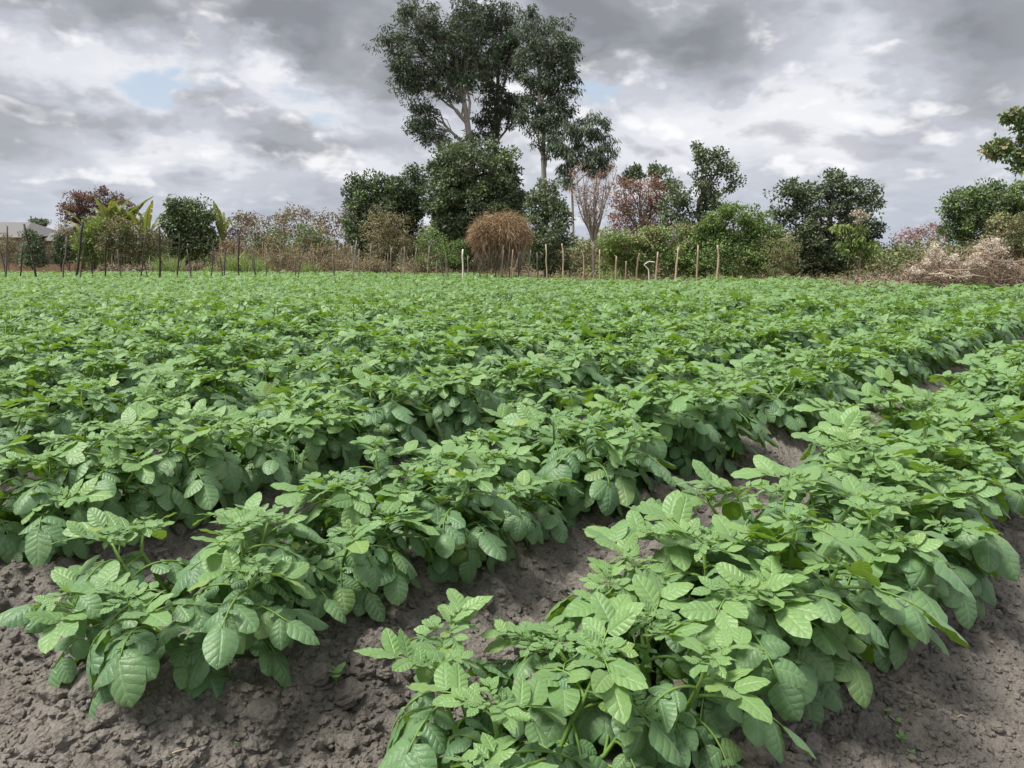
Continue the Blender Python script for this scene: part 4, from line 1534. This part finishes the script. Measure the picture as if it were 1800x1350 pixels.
for q, (px, Y, h, w, n, lab) in enumerate([
        (297, 38.5, 1.15, .28, 130, 'pale green reed tuft beside the dark heap of dead stalks'),
        (372, 38.5, .75, .16, 60, 'small reed tuft under the grey dead brush'),
        (415, 38.3, 1.25, .22, 120, 'tall pale reed tuft in front of the dry canes'),
        (450, 38.2, 1.1, .35, 130, 'wide reed tuft in front of the leaning cane thicket'),
        (547, 38.0, .9, .2, 80, 'yellow-green reed tuft below the pinkish bare shrub'),
        (1262, 23.6, .45, .14, 60, 'light green weed tuft between two crooked pale posts'),
        (1065, 24.5, .5, .25, 70, 'green weed tuft near the trunk of the bare tree')]):
    tuft(px, Y, h, w, n, 260 + q, lab)

# dry grass and litter along the field margin (uncountable)
dg = np.random.default_rng(280)
N_ = 26000
U = dg.uniform(-.72, .72, N_)
LIM = np.array([far_limit(u) for u in U])
YD = LIM + .4 + np.abs(dg.normal(0, 1.0, N_)) * np.where(U < .03, 3.0, 2.0) + np.where(dg.random(N_) < .2, dg.uniform(0, 9, N_), 0)
XD = U * YD
HD = dg.uniform(.15, .60, N_) * np.where(U < 0, 1.4, 1.0)
P0 = np.stack([XD, YD, ground_h(XD, YD, False) - .02], 1)
VD = np.stack([dg.normal(0, .5, N_), dg.normal(0, .4, N_), np.ones(N_)], 1)
VD /= np.linalg.norm(VD, axis=1)[:, None]
SD = np.stack([dg.uniform(.006, .014, N_), dg.normal(0, .004, N_), np.zeros(N_)], 1)
a = Acc().add(np.stack([P0 - SD, P0 + SD, P0 + VD * HD[:, None]], 1).reshape(-1, 3), T=np.arange(3 * N_).reshape(-1, 3), var=np.repeat(dg.uniform(0, 1, N_), 3))
tag(link('dry_grass', a.mesh('dry_grass', M_DRYG, smooth=False)), 'dry brown grass growing along the far margin of the field', 'grass', kind='stuff')

# ------------------------------------------------------------------ fence stakes
M_STAKE = simple_mat('weathered dark stake', (.055, .045, .040), (.15, .125, .11), .9, 7, .004, 40, (1, 1, .3))
M_POST = simple_mat('peeled pale post', (.30, .205, .135), (.50, .38, .27), .85, 5, .004, 40, (1, 1, .3))
M_WHITE = simple_mat('bleached branch', (.55, .50, .45), (.72, .68, .62), .8, 5)
M_STAKE2 = simple_mat('weathered grey stake', (.13, .105, .085), (.30, .255, .215), .9, 7, .004, 40, (1, 1, .3))
sgk = np.random.default_rng(300)


def stake(pts, Y, r, mat, name, label, cat, group=None, crooked=.012):
    Y, r = Y * YK, r * YK
    P = np.array([at(px, py, Y) for px, py in pts])
    # carry the lowest visible point down into the ground
    d = norm(P[0] - P[1])
    k = (P[0][2] - gzv(P[0][0], Y) + .12) / max(.3, -d[2])
    b = P[0] + d * k
    P = np.concatenate([[b], P])
    n = 3 * len(P)
    t = np.linspace(0, len(P) - 1, n)
    P = np.stack([np.interp(t, np.arange(len(P)), P[:, q]) for q in range(3)], 1)
    L = np.linalg.norm(P[-1] - P[0])
    P[1:-1] += sgk.normal(0, crooked * L * .5, (n - 2, 3))
    P[:, 1] += np.linspace(0, sgk.normal(0, .08), n)
    o0 = P[0] + np.array([0, 0, .12])
    V, Q, T = tube(P - o0, np.linspace(r, r * .72, n) * (1 + sgk.normal(0, .06, n)), 6)
    o = link(name, Acc().add(V, Q, T, var=sgk.uniform()).mesh(name, mat))
    o.location = o0
    tag(o, label, cat, group)
    return o


S1 = 460 / 1800.0


def c1(q):      # (x,y) read in an enlarged strip starting at picture (0,300)
    return (q[0] * S1, 300 + q[1] * S1)


LEFT = [((42, 705), (50, 380), 1.3), ((35, 690), (0, 510), 1), ((138, 710), (145, 520), 1), ((240, 705), (165, 367), 1.6), ((432, 715), (460, 455), 1.2),
        ((525, 718), (565, 350), 1.9), ((555, 720), (590, 440), 1), ((632, 730), (605, 545), 1), ((722, 725), (728, 430), 1.1), ((830, 718), (800, 540), 1.1),
        ((970, 715), (1000, 440), 1.1), ((1008, 718), (985, 600), .9), ((1097, 712), (1090, 380), 1.6), ((1218, 718), (1225, 430), 1.2), ((1308, 712), (1280, 540), 1),
        ((1455, 728), (1470, 480), 1.1), ((1533, 725), (1515, 600), .8), ((1546, 730), (1550, 540), 1), ((1640, 722), (1642, 440), 1.2), ((1758, 738), (1735, 570), 1)]
MIDL = [((38, 740), (10, 570), 1), ((110, 735), (110, 600), 1), ((195, 733), (215, 590), 1), ((310, 725), (310, 590), 1.2), ((328, 725), (352, 570), 1.2), ((452, 735), (430, 560), 1.1),
        ((575, 742), (560, 570), 1.2), ((582, 742), (566, 600), .9), ((697, 752), (730, 480), 1.1), ((713, 752), (700, 520), 1), ((742, 740), (748, 540), 1), ((820, 745), (830, 500), 1),
        ((938, 742), (945, 570), 1), ((960, 745), (965, 530), 1.1), ((1035, 740), (1040, 530), 1), ((1058, 735), (1060, 520), 1), ((1125, 735), (1140, 530), 1.1), ((1215, 750), (1230, 520), 1.1),
        ((1282, 750), (1280, 620), 1), ((1330, 750), (1285, 530), 1.1), ((1352, 755), (1340, 560), 1), ((1367, 755), (1350, 600), .9), ((1495, 750), (1498, 585), 1.1),
        ((1580, 740), (1580, 570), 1.1), ((1625, 740), (1640, 580), 1), ((1680, 750), (1700, 590), 1.3), ((1730, 745), (1745, 550), 1.2), ((1785, 745), (1770, 550), 1.1)]
special = {0: 'dark upright stake in front of the house wall', 3: 'dark stake leaning strongly left in front of the small dark shrub', 5: 'thick tall dark stake in front of the yellow-green banana clump',
           12: 'tall straight grey stake beside the pale green reed tuft'}
for q, (b_, t_, w_) in enumerate(LEFT):
    stake([c1(b_), c1(t_)], 27.4, .026 * w_, M_STAKE, 'fence_stake', special.get(q, 'thin dark stake standing among the crop, bananas and thicket behind'), 'stake', 'dark fence stakes in the crop')
for q, (b_, t_, w_) in enumerate(MIDL):
    b2, t2 = (b_[0] + 440 / S1, b_[1]), (t_[0] + 440 / S1, t_[1])
    stake([c1(b2), c1(t2)], 26.8 - .0006 * b_[0], .022 * w_, M_STAKE2, 'fence_stake',
          'thin grey stake among the crop in front of the brown thicket and dark trees', 'stake', 'dark fence stakes in the crop')
stake([c1((1462 + 440 / S1, 740)), c1((1462 + 440 / S1, 540))], 26.5, .042, M_WHITE, 'fence_post', 'thick bleached post left of the rusty straw heap', 'post')


def c3(q):
    return (880 + q[0] * S1, 280 + q[1] * S1)


RIGHT = [([(5, 815), (22, 625)], 'thin grey stake under the left of the straw heap'), ([(70, 830), (85, 620)], 'pale stake under the middle of the straw heap'),
         ([(125, 825), (120, 640)], 'thin stake under the right of the straw heap'),
         ([(190, 820), (208, 625)], 'thin grey stake just right of the straw heap'), ([(255, 820), (250, 640)], 'short thin stake in dry scrub before the pointed dark tree'),
         ([(320, 820), (312, 585)], 'straight brown post before the pointed dark tree'), ([(432, 820), (430, 640), (422, 580)], 'brown post with kinked top right of the pointed dark tree'),
         ([(570, 820), (573, 670), (555, 630)], 'post with a bent-over top left of the bare tree'), ([(680, 815), (680, 620)], 'pale post just right of the bare tree trunk'),
         ([(792, 820), (797, 665)], 'short thick post with pale sawn top'), ([(860, 815), (865, 700)], 'short stub post between sawn-top post and curved post'),
         ([(932, 822), (938, 720), (952, 645)], 'curved post left of the white bent branch'), ([(1068, 820), (1085, 635)], 'leaning post right of the white bent branch'),
         ([(1200, 825), (1210, 740), (1225, 605)], 'slightly curved post in front of the long low bush'), ([(1350, 820), (1358, 590)], 'straight pale post in front of the big rounded bush'),
         ([(1487, 820), (1503, 680), (1495, 590)], 'wavy pale post in front of the big rounded bush')]
for q, (pp, lab) in enumerate(RIGHT):
    stake([c3(p) for p in pp], 23.4, .034 if q > 8 else .026, M_POST if q not in (0, 2, 3, 4) else M_STAKE, 'fence_post', lab, 'post', 'pale fence posts along the field margin', .008)
stake([c3((1020, 820)), c3((1018, 760)), c3((985, 725)), c3((1020, 703)), c3((1062, 708))], 23.2, .020, M_WHITE, 'bent_branch', 'white bleached branch bent over like a hook among the posts', 'branch', None, .004)

# ------------------------------------------------------------------ house
M_WALL = simple_mat('cream house wall', (.29, .25, .205), (.40, .35, .29), .9, 1.2, .004, 30)
M_ROOF = simple_mat('grey tiled roof', (.17, .165, .16), (.25, .24, .235), .85, 2, .01, 14, (1, 4, 1))
M_FASCIA = simple_mat('white fascia', (.62, .60, .57), (.72, .70, .67), .6, 3)
M_GLASS = simple_mat('dark window glass', (.03, .035, .04), (.05, .055, .06), .1, 3, spec=.6)
M_BRICK = simple_mat('earth wall', (.30, .19, .13), (.38, .26, .19), .95, 2, .01, 20)


def box(acc, x0, x1, y0, y1, z0, z1, var=.5):
    V = np.array([(x, y, z) for z in (z0, z1) for y in (y0, y1) for x in (x0, x1)])
    acc.add(V, Q=[(0, 2, 3, 1), (4, 5, 7, 6), (0, 1, 5, 4), (2, 6, 7, 3), (0, 4, 6, 2), (1, 3, 7, 5)], var=var)


YH = 62.0
hx = gx(-40, YH)
house = link('house', None)
house.location = (hx, YH, 0)
tag(house, 'low cream house with grey hipped roof behind the stakes', 'house')
er = at(45, 413, YH)
half = er[0] - hx
ez = er[2]
rz_ = at(10, 391, YH + 4)[2]


def hip(acc, x0, x1, y0, y1, ze, zr, inset):
    V = [(x0, y0, ze), (x1, y0, ze), (x1, y1, ze), (x0, y1, ze), (x0 + inset, (y0 + y1) / 2, zr), (x1 - inset, (y0 + y1) / 2, zr),
         (x0, y0, ze - .06), (x1, y0, ze - .06), (x1, y1, ze - .06), (x0, y1, ze - .06)]
    acc.add(np.array(V), Q=[(0, 1, 5, 4), (2, 3, 4, 5), (6, 9, 8, 7), (0, 6, 7, 1), (1, 7, 8, 2), (2, 8, 9, 3), (3, 9, 6, 0)], T=[(1, 2, 5), (3, 0, 4)])


a = Acc()
box(a, -5.5, half - .5, 0, 7, -.1, ez - .05)
link('wall', a.mesh('wall', M_WALL, False), house)
a = Acc()
hip(a, -6, half, -.5, 7.5, ez, rz_, 1.6)
link('roof', a.mesh('roof', M_ROOF, False), house)
a = Acc()
box(a, -6.02, half + .02, -.56, -.505, ez - .20, ez + .02)
link('fascia', a.mesh('fascia', M_FASCIA, False), house)
a = Acc()
box(a, -1.2, .6, -.03, -.003, .9, 2.0)
wn_ = link('window', a.mesh('window', M_FASCIA, False), house)
a = Acc()
box(a, -1.1, .5, -.05, -.033, 1.0, 1.9)
link('pane', a.mesh('pane', M_GLASS, False), wn_)
# lower wing to the right
wr = gx(108, YH + 3, 2.5) - hx
a = Acc()
box(a, half - .497, wr - .5, 3, 9, -.1, ez - .25)
link('wing_wall', a.mesh('wing_wall', M_WALL, False), house)
a = Acc()
hip(a, half - .9, wr, 2.5, 9.5, ez - .2, rz_ - .12, 1.8)
link('wing_roof', a.mesh('wing_roof', M_ROOF, False), house)
a = Acc()
box(a, half + .03, wr + .02, 2.44, 2.495, ez - .40, ez - .18)
link('wing_fascia', a.mesh('wing_fascia', M_FASCIA, False), house)
# low boundary wall before the house
a = Acc()
bw0, bw1 = gx(-60, 55), gx(150, 55)
box(a, bw0, bw1, 55, 55.2, -.1, .85)
o = link('boundary_wall', a.mesh('boundary_wall', M_BRICK, False))
tag(o, 'low earth-coloured boundary wall in front of the house', 'wall')

# ------------------------------------------------------------------ distant wooded skyline (one mass)
wg = np.random.default_rng(400)
a = Acc()
Cs, Rs = [], []
for k in range(900):
    az = wg.uniform(-.8, .8)
    d = wg.uniform(150, 230)
    x, y = math.sin(az) * d, math.cos(az) * d
    hh = wg.uniform(1, 4.2)
    Cs.append((x, y, hh * wg.uniform(.3, 1)))
    Rs.append((2.6, 2.6, 1.3))
leaves_at(a, np.array(Cs), np.array(Rs), 14, 1.4, .8, wg)
tag(link('far_woodland', a.mesh('far_woodland', M_DARK, smooth=False)), 'low dark line of far woodland along the horizon', 'woodland', kind='stuff')

# tangled scrub closing the view behind the named trees and bushes (one mass)
bs = np.random.default_rng(410)
for (p0, p1, Y0, Y1, tops, matx, nm, lab, cnt) in [
        (985, 1545, 33, 41, ([985, 1100, 1250, 1400, 1500, 1545], [425, 412, 405, 408, 420, 442]), [M_OLIVE, M_MID], 'background_scrub', 'tangled olive scrub filling the gaps behind the posts and bushes', 900),
        (395, 1000, 46, 54, ([395, 500, 620, 760, 900, 1000], [385, 374, 376, 400, 410, 425]), [M_OLIVE, M_RUST], 'background_thicket', 'brown tangled thicket behind the dry canes and dark trees', 1100),
        (130, 400, 49, 56, ([130, 250, 400], [432, 415, 412]), [M_MID, M_OLIVE], 'background_undergrowth', 'mixed green undergrowth behind the banana plants', 500),
        (1530, 1900, 27, 33, ([1530, 1600, 1700, 1900], [448, 440, 430, 430]), [M_OLIVE, M_MID], 'background_growth', 'low olive growth behind the dry brush pile', 420)]:
    Cs, Rs = [], []
    for k in range(cnt):
        px = bs.uniform(p0, p1)
        Y = bs.uniform(Y0, Y1)
        top = at(px, float(np.interp(px, *tops)) + 6 * math.sin(px * .07) + bs.normal(0, 4), Y)
        z = .1 + (top[2] - .1) * bs.uniform(0, 1) ** .7
        Cs.append((top[0], Y, z))
        Rs.append((.42, .42, .34))
    a = Acc()
    Cs, Rs = np.array(Cs), np.array(Rs)
    half_ = cnt * 3 // 5
    leaves_at(a, Cs[:half_], Rs[:half_], 34, .17, .075, bs, .1, mat=0)
    leaves_at(a, Cs[half_:], Rs[half_:], 34, .17, .075, bs, .1, mat=1)
    tag(link(nm, a.mesh(nm, matx, smooth=False)), lab, 'scrub', kind='stuff')

# ------------------------------------------------------------------ small weeds on the bare soil
wd = np.random.default_rng(420)


def ground_at(px, py):
    u, v = (px - 900) / F, (675 - py) / F
    d = np.array([u, CP + v * SP, -SP + v * CP])
    z = .08
    for _ in range(8):
        p = d * ((z - CAMZ) / d[2])
        z = float(ground_h(np.array([p[0]]), np.array([p[1]]))[0])
    return np.array([p[0], p[1], z])


def seedling(px, py, sc, label, n=6):
    b = ground_at(px, py)
    root = link('weed_seedling', None)
    root.location = b
    tag(root, label, 'weed', 'weed seedlings on bare soil')
    V, Q, T = tube(np.array([(0, 0, -.01), (0, .001, sc * .5), (.002, 0, sc * .8)]), [.0015, .0013, .001], 5)
    link('stem', Acc().add(V, Q, T, var=.6).mesh('stem', M_STEM), root)
    for k in range(n):
        az = k * 2.4 + wd.uniform(0, .6)
        M = trans(0, 0, sc * (.35 + .5 * k / n)) @ rotz(az) @ rotx(wd.uniform(.1, .6)) @ scl(sc * wd.uniform(.55, .9))
        link('leaf', LEAFLET_MESH_Y[int(wd.integers(NV))], root, M)


seedling(590, 1175, .042, 'bright green weed seedling on the flat clod beside the furrow', 7)
seedling(455, 1232, .014, 'tiny seedling pair below the sprawling plant', 5)
seedling(412, 1255, .010, 'tiniest sprout left of the seedling pair', 4)
seedling(432, 1240, .010, 'tiny sprout next to the seedling pair', 4)
seedling(1575, 1275, .020, 'upper small weed in the string of weeds on the right slope', 5)
seedling(1585, 1310, .024, 'leafy weed in the string of weeds on the right slope', 6)
seedling(1560, 1255, .012, 'topmost tiny weed of the string on the right slope', 4)
seedling(1600, 1330, .016, 'lowest weed of the string on the right slope', 5)
M_STRAWBIT = simple_mat('straw bit', (.42, .34, .22), (.62, .53, .38), .8, 20)
for q, (px, py, L, lab) in enumerate([(310, 1325, .05, 'pale straw fragment on the cloddy headland'), (330, 1338, .035, 'short pale straw fragment beside the longer one'),
                                      (1085, 1105, .05, 'dry straw on soil under the outermost ridge plants'), (1340, 1195, .05, 'curved dry straw under hanging leaves'),
                                      (1690, 1265, .03, 'white straw chip on the dusty right slope'), (700, 1110, .04, 'thin straw in the cloddy furrow')]):
    p = ground_at(px, py)
    a_ = wd.uniform(0, 6.3)
    P = np.array([(-L / 2, 0, .004), (0, L * .12, .010), (L / 2, 0, .006)]) @ rotz(a_)[:3, :3].T
    V, Q, T = tube(P, [.0012, .0016, .001], 5)
    o = link('straw_bit', Acc().add(V, Q, T, var=.5).mesh('straw_bit', M_STRAWBIT))
    o.location = p
    tag(o, lab, 'straw', 'straw bits on the soil')
